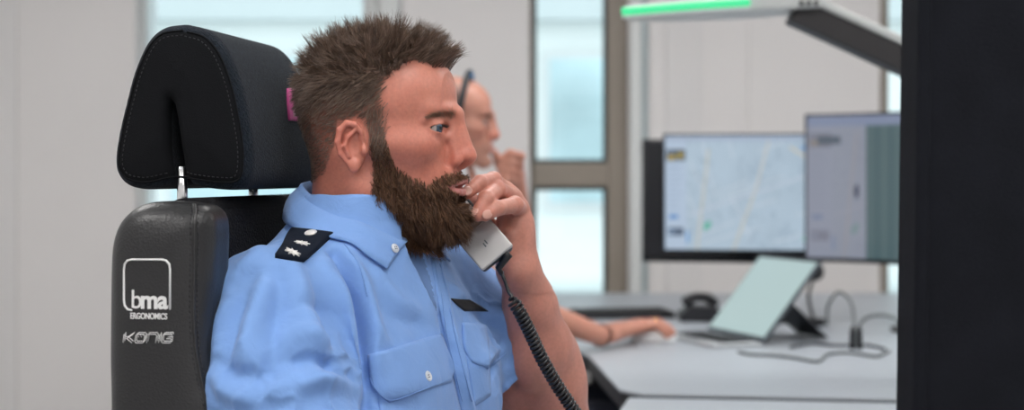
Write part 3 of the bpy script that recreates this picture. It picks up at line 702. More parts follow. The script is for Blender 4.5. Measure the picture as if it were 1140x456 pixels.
# fabric centre of the backrest
cp = [side_pt(x, y, BLn) for x, y in [(190,236),(214,236)]]
zt_ = side_pt(0+273, 217, .06)[1]
prof = [(-.015,.62),(-.02,.9),(-.018,1.08),(-.008,zt_-.03),(.012,zt_-.006),(.032,zt_),(.05,zt_-.010),(.058,zt_-.04),(.052,1.0),(.062,.85),(.06,.62)]
pc = catmull([(a, b, 0) for a, b in prof], 5)[:, :2]
prism('back_cushion', [tuple(p) for p in pc], .36, 'meshfab', chair, .012, CM @ Matrix(((1,0,0,0),(0,0,1,-.18),(0,1,0,0),(0,0,0,1))), 3, True)
bx0 = CM @ Matrix.Translation((0,0,0))
box('back_shell', (-.04,-.2,.5), (-.016,.2,1.08), 'blackpl', chair, .012, CM, 3)
# --- stitched lettering on the near wing
def wmtx(px, py, off_=.0):                                  # lettering plane: x along the photograph's right, y up
    x, z = side_pt(px, py, BLn); m_ = Matrix((FC, Vector((0,0,1)), -LC)).transposed().to_4x4(); m_.translation = CM @ Vector((x, BLn-off_, z)); return m_
u1 = 1.507/FPX/.985
sq = [(143+7,288),(188,288),(193.5,293.5),(193.5,344)]
def wl(pts, n_=6): return [wing_pt(x, y, .0006) for x, y in pts]
def drape(o):                                              # lay flat lettering onto the padded leather
    me_ = o.data; A = np.empty(len(me_.vertices)*3, np.float32); me_.vertices.foreach_get('co', A); Q = xf(CMI, A.reshape(-1, 3).astype(float))
    for q in Q: q[1] += wing_y(q[0], q[2])-BLn
    me_.vertices.foreach_set('co', xf(CM, Q).astype(np.float32).ravel()); me_.update()
lg = tube('stitched_frame', wl([(152,344),(147,343),(143.5,339),(142.5,333),(142.5,299),(143.5,293),(147,289),(152,288),(185,288),(190,289),(193.5,293),(194.3,299),(194.3,343)]), .0011, 'wthread', wn, 6)
drape(text_obj('stitched_letters', 'b', 21*u1*1.38, 'wthread', wn, wmtx(150.5,341.5,.0004), .0006, .95))
drape(text_obj('stitched_letters', 'ma', 21*u1*1.30, 'wthread', wn, wmtx(161.5,341.5,.0004), .0006, .98, .95, bold=.0007))
drape(text_obj('stitched_letters', 'ERGONOMICS', 6.6*u1*1.42, 'wthread', wn, wmtx(150,353.3,.0004), .0005, .72, .97, bold=.00012))
KL = {'K': [[(0,0),(0,1)],[(0,.5),(.35,.5),(1,1)],[(.35,.5),(1,0)]], 'O': [[(.12,0),(.88,0),(1,.15),(1,.85),(.88,1),(.12,1),(0,.85),(0,.15),(.12,0)],[(.32,.72),(.38,.72)],[(.62,.72),(.68,.72)]],
      'N': [[(0,0),(0,1),(.85,1),(1,.85),(1,0)]], 'I': [[(0,0),(0,1)]], 'G': [[(1,.8),(1,1),(.12,1),(0,.85),(0,.15),(.12,0),(1,0),(1,.5),(.5,.5)]]}
xk = 142.5; sv, sf = [], []
for ch, w_ in (('K',10.5),('O',10),('N',10),('I',0),('G',10)):
    for st in KL[ch]:
        for dxy in ((0,0),):
            pts = wl([(xk+a*w_+b*1.4, 379-b*9.5) for a, b in st])
            # outlined letter: two parallel threads
            for o_ in (.0010, -.0010):
                pp = [p+FC*o_*.9+Vector((0,0,o_*.9)) for p in pts]
                v_, f_ = tube_np(pp, .00042, 4); sf.append(f_+sum(len(x) for x in sv)); sv.append(v_)
    xk += w_+3.2
link('stitched_letters', quads_to_mesh('stitched_letters', np.vstack(sv), np.vstack(sf)), 'wthread', wn)
# --- seat, armrests and base
box('seat', (.03,-.25,.44), (.54,.25,.54), 'navy', chair, .035, CM, 4, True)
for s_ in (-1, 1):
    a = tube('armrest_support', [CM @ Vector(p) for p in catmull([(.12,s_*.25,.47),(.14,s_*.31,.48),(.17,s_*.325,.56),(.2,s_*.325,.655)], 5)], .018, 'blackmet', chair)
    box('armrest_pad', (.06,s_*.325-.045,.655), (.32,s_*.325+.045,.685), 'blackpl', chair, .012, CM, 3, True)
cyl('gas_spring', CM @ Vector((.28,0,.10)), CM @ Vector((.28,0,.45)), .028, 'chrome', chair)
for k in range(5):
    a = k*2*math.pi/5+.3; e = CM @ Vector((.28+.30*math.cos(a), .30*math.sin(a), .085)); c = CM @ Vector((.28,0,.115))
    l_ = tube('base_arm', [c, (c+e)/2, e], [.028,.024,.018], 'blackmet', chair); ex = Vector((math.sin(a+CT*0), -math.cos(a), 0))
    cyl('caster', e+Vector((0,0,-.055))-ex*.02, e+Vector((0,0,-.055))+ex*.02, .03, 'blackpl', chair)

# ================================================================== people
mm = .001
def head_field(h, mouth_open=True, neck=.16):
    f = Field((-.125,-.115,-neck), (.135,.115,.145), h)
    E = lambda c, r, k=6, mode='add', rot=None, mir=False: f.ell(np.array(c)*mm, np.array(r)*mm, k*mm, mode, rot, mir)
    Cc = lambda a, b, ra, rb, k=6, mode='add', mir=False: f.cap(np.array(a)*mm, np.array(b)*mm, ra*mm, rb*mm, k*mm, mode, mir)
    E((-14,0,50), (86,75,78), 1); E((34,0,58), (51,60,52), 28)                      # skull, forehead
    E((28,0,-8), (52,56,62), 26)                                                     # middle of the face
    Cc((60,41,1), (14,62,3), 11, 6, 26, mir=True)                                    # cheekbones
    E((60,0,-36), (33,31,34), 16)                                                    # jaws behind the mouth
    Cc((2,52,-48), (72,13,-76), 13, 14, 22, mir=True); E((79,0,-74), (16,21,15), 12) # lower jaw, chin
    E((32,0,-48), (46,44,36), 16)
    Cc((-20,0,0), (-33,0,-200), 61, 60, 26); Cc((-30,50,-8), (34,20,-170), 14, 13, 20, mir=True)   # neck
    E((46,0,-112), (12,13,15), 16)
    Cc((86,7,39), (67,41,42), 8, 6.5, 12, mir=True)                                   # brow ridge
    E((88,30,23), (17,17,11), 12, 'sub', mir=True)                                    # eye hollows
    E((67.5,31,21.5), (14.2,14.2,13.6), 5, mir=True)                                  # lids over the eyeballs
    Cc((80,15,31.5), (64,46,30), 4.2, 4, 5, mir=True)                                   # heavy upper lids
    E((75,30.5,20.9), (14.5,14.6,4.5), 1.4, 'sub', mir=True)                              # lid opening
    Cc((80,16,12), (64,40,9), 3, 3, 8, mir=True)                                      # pouch under the eye
    Cc((88,0,35), (101,0,-3), 7.0, 7.6, 9); Cc((83,7,26), (90,10,-8), 5.5, 6.5, 9, mir=True)   # nose
    E((101.5,0,-10.5), (10.5,10.5,8.6), 6); E((88.5,12.5,-15), (10,6.3,8), 5, mir=True)
    Cc((103,0,-16), (90,0,-25), 3.6, 4.5, 4)
    E((96,8.2,-21.8), (7,3.8,4.3), 2.2, 'sub', mir=True)
    E((83,19,-14), (5,2.6,9), 4.5, 'sub', rot=Matrix.Rotation(.35,3,'Y'), mir=True)     # crease behind the wing
    E((94,0,-33), (5,3,7), 4, 'sub')                                                  # philtrum
    f.chain(np.array([(96,4,-37.5),(93,12,-39.5),(82,24,-45)])*mm, np.array([4.4,4.3,2.2])*mm, 3.5*mm, mirror=True)
    f.chain(np.array([(93.5,0,-51.5),(91,11,-51),(81.5,23,-46.5)])*mm, np.array([5.2,5,2.2])*mm, 3.5*mm, mirror=True)
    if mouth_open: E((96,0,-44.6), (13,18,2.4), 1.5, 'sub')
    else: E((96,0,-44.6), (13,22,.9), 1.5, 'sub')
    E((88,0,-60), (6,14,5), 7, 'sub')                                                 # hollow above the chin
    # ears
    R_e = Matrix.Rotation(math.radians(24),3,'Z')                                     # plate flares backwards
    E((-9,76.5,1), (14,4.5,25), 5, rot=(Matrix.Rotation(math.radians(-24),3,'Z') @ Matrix.Rotation(math.radians(-10),3,'Y')), mir=True)
    f.chain(np.array([(2,76,4),(1,79,16),(-5,82,24),(-14,85,25.5),(-21,87.5,18),(-23.5,88,5),(-21,86,-8),(-14,82,-18)])*mm, np.array([2.6,3.2,3.4,3.5,3.6,3.4,3.0,2.6])*mm, 2.2*mm, mirror=True)
    E((-7.5,79.5,-21.5), (7,4.2,8), 4, rot=Matrix.Rotation(math.radians(-18),3,'Z'), mir=True)
    f.chain(np.array([(-5,82,18),(-12,84.5,11),(-15.5,85.5,0),(-12,83,-11)])*mm, np.array([2.4,3,3,2.6])*mm, 2.5*mm, mirror=True)
    E((-5,85.5,0), (7.5,7.5,10.5), 2.5, 'sub', rot=Matrix.Rotation(math.radians(-20),3,'Z'), mir=True)
    E((4,77,-4), (4,4.5,6.5), 3, mir=True)
    return f
def sstep(a, b, x): t = np.clip((x-a)/(b-a), 0, 1); return t*t*(3-2*t)
def head_masks(V):
    x, y, z = V[:,0]/mm, V[:,1]/mm, V[:,2]/mm; ay = np.abs(y)
    # hair: behind a front line that recedes at the temples
    xf_side = np.interp(z, [-30,0,30,52,70,87,104,125], [27,27,26,25,27,33,42,46])
    xf_top = np.interp(ay, [0,20,30,38,46,56,64], [76,74,70,60,47,40,36])
    top = sstep(74,92,z); xfr = xf_side*(1-top)+np.maximum(xf_top, xf_side)*top
    front = np.where(z < 78, sstep(6,-15,x-xfr), sstep(5,-7,x-xfr)); front = np.where((z < 22) & (x > 0), sstep(4,-6,x-xfr), front)
    zlow = np.interp(x, [-110,-70,-50,-34,-30,-4,4,9,12,30], [-38,-38,-26,2,30,33,30,4,-8,-8])
    low = sstep(-4,4,z-zlow)
    hair = front*low; 
    ear = (ay > 77.5) & (x > -36) & (x < 9) & (z < 36) & (z > -34); hair = np.where(ear, 0, hair)
    # beard
    up = np.interp(x, [0,27,34,49,63,72,84,100], [8,6,-23,-34,-43,-37,-30,-27])        # upper limit
    upb = sstep(5,-7,z-up)
    back = np.interp(z, [-140,-125,-105,-80,-50,-30,0,10], [60,44,22,12,9,9,9.5,10])
    bk = sstep(-3,3,x-back); low2 = sstep(-118,-108,z)
    lipz = np.where(z > -45, (z+45)/(9.2*np.clip(1-(ay/25)**2,0,1)+.3), (-45-z)/(12.5*np.clip(1-(ay/24)**2,0,1)+.3))
    lips = ((ay < 25) & (x > 76)) * sstep(1.15,.85,lipz)
    nose = (x > 90) & (z > -27) 
    beard = upb*bk*low2*(1-np.clip(lips*1.2,0,1))*(~nose)
    beard *= np.where((z > -44) & (x > 78), sstep(-25.5,-28.5,z), 1)                     # moustache ends under the nose
    beard = np.where((ay > 74) & (z < 6) & (x < 9), 0, beard)
    return hair, beard, lips
SKIN = np.array((.55,.198,.140))
def skin_tone(V, base=SKIN, N=None):
    x, y, z = V[:,0]/mm, V[:,1]/mm, V[:,2]/mm; ay = np.abs(y); c = np.tile(base, (len(V),1))
    def mixc(w_, col): 
        nonlocal c; c = c*(1-w_[:,None])+np.array(col)*w_[:,None]
    g = lambda cx, cy, cz, r: np.exp(-(((x-cx)**2+(ay-cy)**2+(z-cz)**2)/r**2))
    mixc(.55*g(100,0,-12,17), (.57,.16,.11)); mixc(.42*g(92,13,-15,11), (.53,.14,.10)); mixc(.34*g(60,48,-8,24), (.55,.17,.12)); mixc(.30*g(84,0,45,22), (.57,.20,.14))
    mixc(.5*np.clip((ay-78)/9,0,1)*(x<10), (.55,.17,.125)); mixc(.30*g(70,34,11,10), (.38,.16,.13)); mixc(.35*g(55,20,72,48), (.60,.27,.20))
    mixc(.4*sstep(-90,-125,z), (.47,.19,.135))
    n_ = snoise(V, 210, 91)[:,None]*.5+snoise(V, 480, 92)[:,None]*.4; c = c*(1+np.array((.03,.075,.085))*n_)
    return c
def face_frame(C, psi, pitch=0, roll=0):
    F = Vector((math.cos(psi), -math.sin(psi), 0)); L = Vector((math.sin(psi), math.cos(psi), 0)); m_ = Matrix((F, L, Vector((0,0,1)))).transposed().to_4x4()
    m_ = m_ @ Matrix.Rotation(pitch, 4, 'Y') @ Matrix.Rotation(roll, 4, 'X'); m_.translation = C; return m_
def scatter(V, Fq, wgt, n_, N):
    """random roots on quads with probability by weight and area"""
    a = np.linalg.norm(np.cross(V[Fq[:,2]]-V[Fq[:,0]], V[Fq[:,3]]-V[Fq[:,1]]), axis=1); pf = a*wgt[Fq].mean(1); pf = pf/pf.sum()
    i = rng.choice(len(Fq), n_, p=pf); u, v = rng.random((2, n_, 1)); q = V[Fq[i]]
    p = (q[:,0]*(1-u)+q[:,1]*u)*(1-v)+(q[:,3]*(1-u)+q[:,2]*u)*v; nn = N[Fq[i]].mean(1); nn /= np.linalg.norm(nn, axis=1)[:,None]+1e-9
    return p, nn
def unit(a): return a/(np.linalg.norm(a, axis=1)[:,None]+1e-9)
def snoise(p, sc, seed):                                  # cheap smooth noise for clumps
    r = np.random.default_rng(seed); o = np.zeros(len(p))
    for k in range(5):
        d = r.normal(size=3); d /= np.linalg.norm(d); o += np.sin(p@d*sc*(1+.5*k)+r.random()*6.28)/(1+.4*k)
    return o/2.2
def eyeball(name, c, r, gaze, parent, Mx):
    bm = bmesh.new(); bmesh.ops.create_uvsphere(bm, u_segments=48, v_segments=32, radius=r); me = bpy.data.meshes.new(name); bm.to_mesh(me); bm.free()
    Q = np.array([v.co[:] for v in me.vertices]); g = np.array(gaze); g = g/np.linalg.norm(g); ang = np.degrees(np.arccos(np.clip(Q@g/r, -1, 1)))
    col = np.tile((.38,.32,.30), (len(Q),1)); col[ang < 30] = (.05,.07,.09); col[ang < 27] = (.055,.085,.12); col[ang < 14] = (.008,.008,.01)
    Q = Q*(1+.06*np.clip(1-(ang/28)**2,0,1))[:,None]+np.array(c)
    me.vertices.foreach_set('co', xf(Mx, Q).astype(np.float32).ravel()); smooth(me); set_tone(me, col); return link(name, me, 'eye', parent)
def torso_field(h, lo, hi, zs, ws, ds, cs, sq=2.4):
    f = Field(lo, hi, h); X, Y, Z = np.meshgrid(*f.ax, indexing='ij')
    w_ = np.interp(Z, zs, ws); d_ = np.interp(Z, zs, ds); c_ = np.interp(Z, zs, cs)
    q = ((np.abs(Y)/w_)**sq+(np.abs(X-c_)/d_)**sq)**(1/sq); f.v = ((q-1)*np.minimum(w_, d_)).astype(np.float32)
    f.v = np.maximum(f.v, (Z-zs[-1]).astype(np.float32)); f.v = np.maximum(f.v, (zs[0]-Z).astype(np.float32)); return f
def finger(f, pts, rs, k=.003): f.chain([tuple(p) for p in pts], rs, k)
def nail(name, tip, prev, up, parent, w_=.0055, l_=.0075):
    tip = Vector(tip); d = (tip-Vector(prev)).normalized(); upv = Vector(up); upv = (upv-d*upv.dot(d)).normalized(); m_ = Matrix((d, upv.cross(d), upv)).transposed().to_4x4(); m_.translation = Vector((0,0,0))
    return ellip(name, tip, (l_, w_, .0012), 'nail', parent, m_, 14)

# ------------------------------------------------------------------ the policeman on the phone
C1 = Vector((-.149, 1.72, 1.232)); PSI1 = math.radians(14); H1 = face_frame(C1, PSI1)
TO = Vector((-.177, 1.72, 1.159)); TPSI = math.radians(25); T1 = face_frame(TO, TPSI); T1I = T1.inverted()
man = empty('person', (-.1, 1.7, 0)); tag(man, 'bearded man in light blue uniform shirt holding a handset to his mouth, seated in front', 'person')
hf = head_field(.0013); Vh, Fh = hf.mesh(); Nh = vnormals(Vh, Fh)
hair_m, beard_m, lip_m = head_masks(Vh)
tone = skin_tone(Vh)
nz = (snoise(Vh, 900, 3)*.5+.5)[:,None]
tone = tone*(1-lip_m[:,None])+np.array((.50,.19,.165))*lip_m[:,None]
_burn = ((Vh[:,0] > .006) & (Vh[:,2] < .05))
hm = (hair_m**1.35*np.where(_burn, .72, np.clip(.42+.5*(Vh[:,2]/mm-10)/50, .30, .97)))[:,None]; tone = tone*(1-hm)+np.array((.075,.045,.03))*hm
bm_ = (beard_m**1.6*.80)[:,None]; tone = tone*(1-bm_)+np.array((.095,.048,.026))*bm_
# left arm: elbow on the desk, hand round the handset
HSb = P(541,272,1.735)                                      # mouthpiece end of the handset
wr = P(577,300,1.800); EL = Vector((.074, 1.915, .838)); SHL = T1 @ Vector((.02,.182,-.085))
af = Field(np.minimum.reduce([np.array(wr)-.12, np.array(EL)-.09, np.array(SHL)-.09]), np.maximum.reduce([np.array(wr)+.12, np.array(EL)+.09, np.array(SHL)+.09]), .0020)
m1 = P(590,340,1.832); m2 = P(603,385,1.862); m3 = P(616,430,1.89)
af.chain([wr, m1, m2, m3, EL], [.0235,.032,.038,.039,.036], .012)
af.ell(P(588,385,1.85), (.030,.032,.055), .02); af.ell(P(628,415,1.89), (.022,.028,.05), .02)
af.chain([EL, SHL], [.043,.046], .015); af.ell((np.array(EL)+[-.004,.012,-.012]), (.03,.03,.026), .02)
hfld = Field(np.array(P(560,250,1.77))-[.075,.085,.085], np.array(P(560,250,1.77))+[.06,.075,.065], .0012)
MC = [P(561,211,1.797), P(571,220,1.800), P(579,233,1.802), P(583,249,1.803)]
for m_ in MC: hfld.cap(wr, m_, .019, .0115, .012)
hfld.ell(P(573,262,1.795), (.019,.017,.026), .012); hfld.ell(P(562,276,1.785), (.014,.014,.022), .012)
hfld.cap(P(590,330,1.825), wr, .030, .0245, .012)
FI = [P(561,211,1.797), P(549,200.5,1.766), P(534,203,1.738), P(519,215,1.724)]; FM = [P(571,220,1.800), P(553,211,1.758), P(541,221,1.727), P(531,239,1.716)]
FR = [P(579,233,1.802), P(573,228,1.760), P(554,231.5,1.729), P(540,239,1.719)]; FP = [P(584,250,1.806), P(579,254,1.790), P(567,262,1.778), P(557,270,1.776)]
for pts, rs in ((FI, (.0105,.0098,.0088,.0076)), (FM, (.0108,.0104,.0094,.0080)), (FR, (.0105,.0100,.0090,.0078)), (FP, (.0098,.0088,.0078,.0068))): finger(hfld, pts, rs)
for pts, r_ in ((FI,.0100),(FM,.0106),(FR,.0102)): hfld.ell(pts[1], (r_,r_,r_), .003)
finger(hfld, [P(563,285,1.795), P(549,262,1.800), P(536,238,1.800), P(527,222,1.795)], (.014,.0125,.0105,.0085))
Va, Fa = af.mesh(); Vf, Ff = hfld.mesh()
keepf = Vf[:,2] > HC+(HY-326)/FPX*1.82
# cut both meshes so the finer hand replaces the coarse wrist: simply keep both, they overlap along the forearm
def arm_tone(V):
    c = np.tile((.545,.235,.178), (len(V),1)); n_ = snoise(V, 260, 5)[:,None]; return c*(1+.04*n_)
tf = arm_tone(Vf)
for pts in (FI, FM, FR): # rosier fingertips and knuckles
    for q in (pts[3], pts[1]):
        w_ = .45*np.exp(-((Vf-np.array(q))**2).sum(1)/.012**2)[:,None]; tf = tf*(1-w_)+np.array((.56,.18,.13))*w_
# torso under the shirt, right arm on the chair's armrest side
bf = torso_field(.007, (-.16,-.26,-.62), (.18,.26,.04), [-.6,-.55,-.4,-.28,-.18,-.10,-.06,-.03,.02], [.15,.155,.155,.165,.165,.15,.12,.08,.05], [.11,.115,.11,.11,.10,.085,.07,.05,.04], [.01,.01,.01,.005,0,-.01,-.01,-.01,-.01])
Vt, Ft = bf.mesh(); Vt = xf(T1, Vt)
rf = Field((-.06,-.36,-.50), (.46,-.05,-.02), .004); RE = (.10,-.245,-.345); RW = (.33,-.13,-.352)
rf.chain([(0,-.165,-.11), RE], [.043,.042], .01); rf.chain([RE, (.2,-.2,-.345), RW], [.042,.038,.026], .012); rf.ell((.375,-.10,-.35), (.05,.035,.018), .01, rot=Matrix.Rotation(.5,3,'Z'))
for k in range(4): rf.chain([(.40,-.118+.018*k,-.35), (.425+.006*k,-.10+.021*k,-.348), (.438+.004*k,-.092+.022*k,-.362)], [.009,.0085,.007], .003)
rf.chain([(.35,-.08,-.355),(.375,-.055,-.36),(.395,-.05,-.365)], [.011,.01,.008], .004)
Vr, Fr = rf.mesh(); Vr = xf(T1, Vr)
body_V = np.vstack([xf(H1, Vh), Va, Vf, Vt, Vr]); ofs = np.cumsum([0, len(Vh), len(Va), len(Vf), len(Vt)])
body_F = np.vstack([Fh, Fa+ofs[1], Ff+ofs[2], Ft+ofs[3], Fr+ofs[4]]); body_T = np.vstack([tone, arm_tone(Va), tf, arm_tone(Vt), arm_tone(Vr)])
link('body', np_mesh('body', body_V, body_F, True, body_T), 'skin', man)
def fnail(pts, up): 
    d = Vector(pts[3])-Vector(pts[2]); dn = d.normalized(); u_ = Vector(up); u_ = (u_-dn*u_.dot(dn)).normalized()
    return nail('fingernail', Vector(pts[3])+dn*.0012+u_*.0072, Vector(pts[2])+u_*.0072, u_, man)
fnail(FI, (-.55,-1,-.35)); fnail(FM, (-.75,-1,.0)); fnail(FR, (-.35,-1,-.25))
for sg in (-1, 1): eyeball('eye', np.array((68.2,31*sg,21.3))*mm, 12.3*mm, (1,-.02*sg-.36,-.05), man, H1)
tv = [(93-.020*(a*a)*1000/14**2*14, 0, 0) for a in (0,)]
for k in range(-4, 5):
    yv = k*.0048; xv = .089-.010*(abs(k)/4)**2
    for zc, hh_ in ((-.0405,.0042), (-.0502,.0036)):
        b = box('tooth', (xv-.004, yv-.0022, zc-hh_), (xv, yv+.0022, zc+hh_), 'teeth', man, .0012, H1)
# ------------------------------------------------------------------ hair, brows, beard
def hair_tone(n_, base, var, p=None, light=(.26,.175,.115)):
    t = rng.random((n_,1)); c = np.array(base)*(1-var+2*var*rng.random((n_,1))); k = (t > .72)*.65; return c*(1-k)+np.array(light)*k
def clump(p, d, b, ln, k, amt):
    """strands lean together towards the tip of the strand that leads their lock"""
    lead = rng.choice(len(p), k, replace=False); near = np.empty(len(p), int)
    for i in range(0, len(p), 2000): near[i:i+2000] = ((p[i:i+2000,None]-p[lead][None])**2).sum(2).argmin(1)
    l_ = lead[near]; tip = p+d*(ln*mm)[:,None]; tl_ = p[l_]+d[l_]*(ln[l_]*mm)[:,None]; a = (amt*(.75+.25*rng.random(len(p))))[:,None]
    v = tip*(1-a)+tl_*a-p; n2 = np.linalg.norm(v, axis=1); b2 = unit(b*(1-a)+b[l_]*a); return v/(n2[:,None]+1e-9), b2, n2/mm
def make_hair(n_):
    p, nn = scatter(Vh, Fh, hair_m, n_, Nh); x, y, z = (p/mm).T; ay = np.abs(y)
    topw = sstep(62,100,z); sidew = 1-topw
    frontw = sstep(0,60,x)*topw
    ln = np.interp(z, [-40,-15,10,35,55,75,95,130], [1.5,2,3,5,9,15,23,25])*(.72+.5*rng.random(n_)); ln = np.where((x > 6) & (z < 45), 6+2*rng.random(n_), ln)
    ln = ln*np.where(frontw > .3, 1.12, 1)
    cl = np.stack([snoise(p, 260, 11), snoise(p, 260, 12), snoise(p, 260, 13)], 1); cl2 = np.stack([snoise(p, 620, 21), snoise(p, 620, 22), snoise(p, 620, 23)], 1)
    back = np.stack([-np.ones(n_), np.sign(y)*.15, -.55*np.ones(n_)], 1); fwd = np.stack([.62*np.ones(n_), .10*np.sign(y), .55*np.ones(n_)], 1)
    mid = np.stack([-.15+.5*sstep(-40,50,x), .0*x, .35+0*x], 1)
    dirn = nn*(.28+.55*topw)[:,None] + back*(sidew*.9)[:,None] + mid*(topw*.7)[:,None] + fwd*(frontw*.55)[:,None] + cl*(.14+.40*topw)[:,None]*.75 + cl2*(.08+.28*topw)[:,None] + rng.normal(size=(n_,3))*.13
    burn = (x > 6) & (z < 45); dirn[burn] = nn[burn]*.35+np.array((-.1,0,-1))+rng.normal(size=(burn.sum(),3))*.15
    dirn = unit(dirn)
    bend = unit(cl*.6+cl2*.6+np.stack([.30*frontw-.1, 0*x, -.55*sidew-.1*topw], 1)+rng.normal(size=(n_,3))*.25)
    dirn, bend, ln = clump(p, dirn, bend, ln, 1300, .68*topw+.35*sidew)
    L = (ln*mm)[:,None]; Pw = xf(H1, p-nn*.0008); A = np.array(H1)[:3,:3]; dw, bw, nw = dirn@A.T, bend@A.T, nn@A.T
    def fn(t):
        q = Pw+dw*L*t+bw*L*(.34*t*t); 
        # keep the strand outside the scalp
        s_ = ((q-Pw)*nw).sum(1); need = .0010+.0022*t; return q+nw*np.maximum(need-s_, 0)[:,None]
    tn = hair_tone(n_, (.118,.072,.050), .40, light=(.31,.215,.16))
    strands('hair', None, fn, 5, (.00026+.00020*rng.random(n_))*np.where(ln < 8, .6, 1), .00006, tn, 'hair', man)
make_hair(20000)
def make_beard(n_):
    p, nn = scatter(Vh, Fh, beard_m*np.interp(Vh[:,2]/mm, [-120,-60,-20,10], [1.2,1.2,1,.9]), n_, Nh); x, y, z = (p/mm).T; ay = np.abs(y)
    chin = sstep(-52,-92,z)*sstep(12,58,x); mous = (z > -46) & (x > 74)
    ln = 5+6*sstep(-5,-60,z)+12*chin; ln = np.where(mous, 6.0, ln)*(.62+.55*rng.random(n_)); ln = np.where(z > -8, 4.5, ln)
    edge = head_masks(p)[1]; ln *= np.clip(edge*1.3, .35, 1)
    cl = np.stack([snoise(p, 330, 31), snoise(p, 330, 32), snoise(p, 330, 33)], 1)
    dn = np.stack([.25+.15*chin, .0*x, -1+.0*x], 1); dn[mous] = np.stack([.25+0*x[mous], np.sign(y[mous])*.75, -.65+0*x[mous]], 1)
    dirn = unit(nn*(.55-.20*mous)[:,None]+dn*(.75+.25*chin)[:,None]+cl*.26+rng.normal(size=(n_,3))*.20)
    bend = unit(cl+np.stack([.2+0*x, -.35*np.sign(y), -.7+0*x], 1)+rng.normal(size=(n_,3))*.55)
    dirn, bend, ln = clump(p, dirn, bend, ln, 900, .5+0*x)
    L = (ln*mm)[:,None]; Pw = xf(H1, p-nn*.0008); A = np.array(H1)[:3,:3]; dw, bw, nw = dirn@A.T, bend@A.T, nn@A.T
    def fn(t):
        q = Pw+dw*L*t+bw*L*(.32*t*t); s_ = ((q-Pw)*nw).sum(1); return q+nw*np.maximum(.0008+.002*t-s_, 0)[:,None]
    tn = hair_tone(n_, (.088,.042,.023), .45, light=(.27,.145,.08))
    tn[mous] = tn[mous]*1.45
    strands('beard', None, fn, 4, .00028+.0002*rng.random(n_), .00006, tn, 'beardhair', man)
make_beard(17000)
def make_brow(sg):
    n_ = 250; t = rng.random(n_); cy = .013+t*.036; cz = .0350+.0040*np.sin(t*2.4)-.004*t; cz = cz+rng.normal(size=n_)*.0023*(1.15-.5*t); p = np.zeros((n_,3))
    bv = BVHTree.FromPolygons([tuple(v) for v in Vh[::1]], Fh.tolist()) if not hasattr(make_brow, 'b') else make_brow.b; make_brow.b = bv
    ok = []; nn = np.zeros((n_,3))
    for i in range(n_):
        h = bv.ray_cast(Vector((.16, sg*cy[i], cz[i])), Vector((-1,0,0)))
        if h[0] is not None: p[i] = h[0]; nn[i] = h[1]; ok.append(i)
    p, nn, t = p[ok], nn[ok], t[ok]; n_ = len(ok)
    d = unit(nn*.35+np.stack([-.2-.4*t, sg*(.5+.7*t), .65-.9*t], 1)+rng.normal(size=(n_,3))*.18); A = np.array(H1)[:3,:3]; Pw = xf(H1, p); dw = d@A.T; L = (.007+.003*rng.random((n_,1)))
    strands('eyebrow', None, lambda q: Pw+dw*L*q, 2, np.full(n_, .00016), .00005, hair_tone(n_, (.26,.155,.10), .3), 'hair', man)
for sg in (-1, 1): make_brow(sg)
def lashes(sg):
    n_ = 60; t = np.linspace(0,1,n_); p = np.stack([.0815-.013*t**1.6, sg*(.019+.025*t), .0243-.0025*(t-.4)**2*4-.001], 1)
    d = unit(np.stack([1-.4*t, sg*(.1+.6*t), .10+0*t], 1)+rng.normal(size=(n_,3))*.1); A = np.array(H1)[:3,:3]; Pw = xf(H1, p); dw = d@A.T
    strands('eyelashes', None, lambda q: Pw+dw*.0042*q+np.array((0,0,.0022))*q*q, 3, np.full(n_, .00030), .00005, np.tile((.03,.018,.012), (n_,1)), 'hair', man)
for sg in (-1, 1): lashes(sg)

# ------------------------------------------------------------------ the shirt
shf = torso_field(.0026, (-.175,-.335,-.50), (.22,.345,.05), [-.52,-.40,-.28,-.18,-.10,-.06,-.03,-.01,.02], [.172,.178,.190,.194,.180,.150,.108,.080,.066], [.142,.138,.134,.125,.108,.092,.078,.071,.066], [.012,.008,.004,0,-.008,-.010,-.006,-.002,0], 2.3)
# chest and back volume, shoulders, sleeves
shf.ell((.035,-.085,-.215), (.088,.085,.085), .05); shf.ell((.035,.085,-.215), (.088,.085,.085), .05)
shf.ell((-.02,-.15,-.088), (.064,.066,.052), .035, mirror=True)
RS = [(-.008,-.172,-.100), (.022,-.204,-.17), (.056,-.220,-.245), (.084,-.226,-.315)]
shf.chain(RS, [.064,.071,.074,.077], .012)
e_l = np.array(T1I @ EL); s_l = np.array((.005,.178,-.092)); hemc = s_l+(e_l-s_l)*.54
shf.chain([s_l, s_l+(e_l-s_l)*.33, hemc], [.066,.068,.066], .03)
# the sleeves end in cut, hollow hems
dirl = (e_l-s_l)/np.linalg.norm(e_l-s_l)
def cutplane(pt, d, c0, rad):
    def fn(X, Y, Z): return np.maximum(-((X-pt[0])*d[0]+(Y-pt[1])*d[1]+(Z-pt[2])*d[2]), np.sqrt((X-c0[0])**2+(Y-c0[1])**2+(Z-c0[2])**2)-rad).astype(np.float32)
    return fn
hc_ = hemc+dirl*.03
shf.op(cutplane(hemc-dirl*.004, dirl, hc_, .10), hc_-.1, hc_+.1, .002, 'sub')
rd = np.array(RS[3])-np.array(RS[2]); rd /= np.linalg.norm(rd); rc = np.array(RS[3])+rd*.06
shf.op(cutplane(np.array(RS[3])+rd*.01, rd, rc, .13), rc-.13, rc+.13, .002, 'sub')
shf.cap(hemc-dirl*.03, hemc+dirl*.05, .0595, .061, .002, 'sub'); shf.cap(np.array(RS[3])-rd*.03, np.array(RS[3])+rd*.08, .070, .071, .002, 'sub')
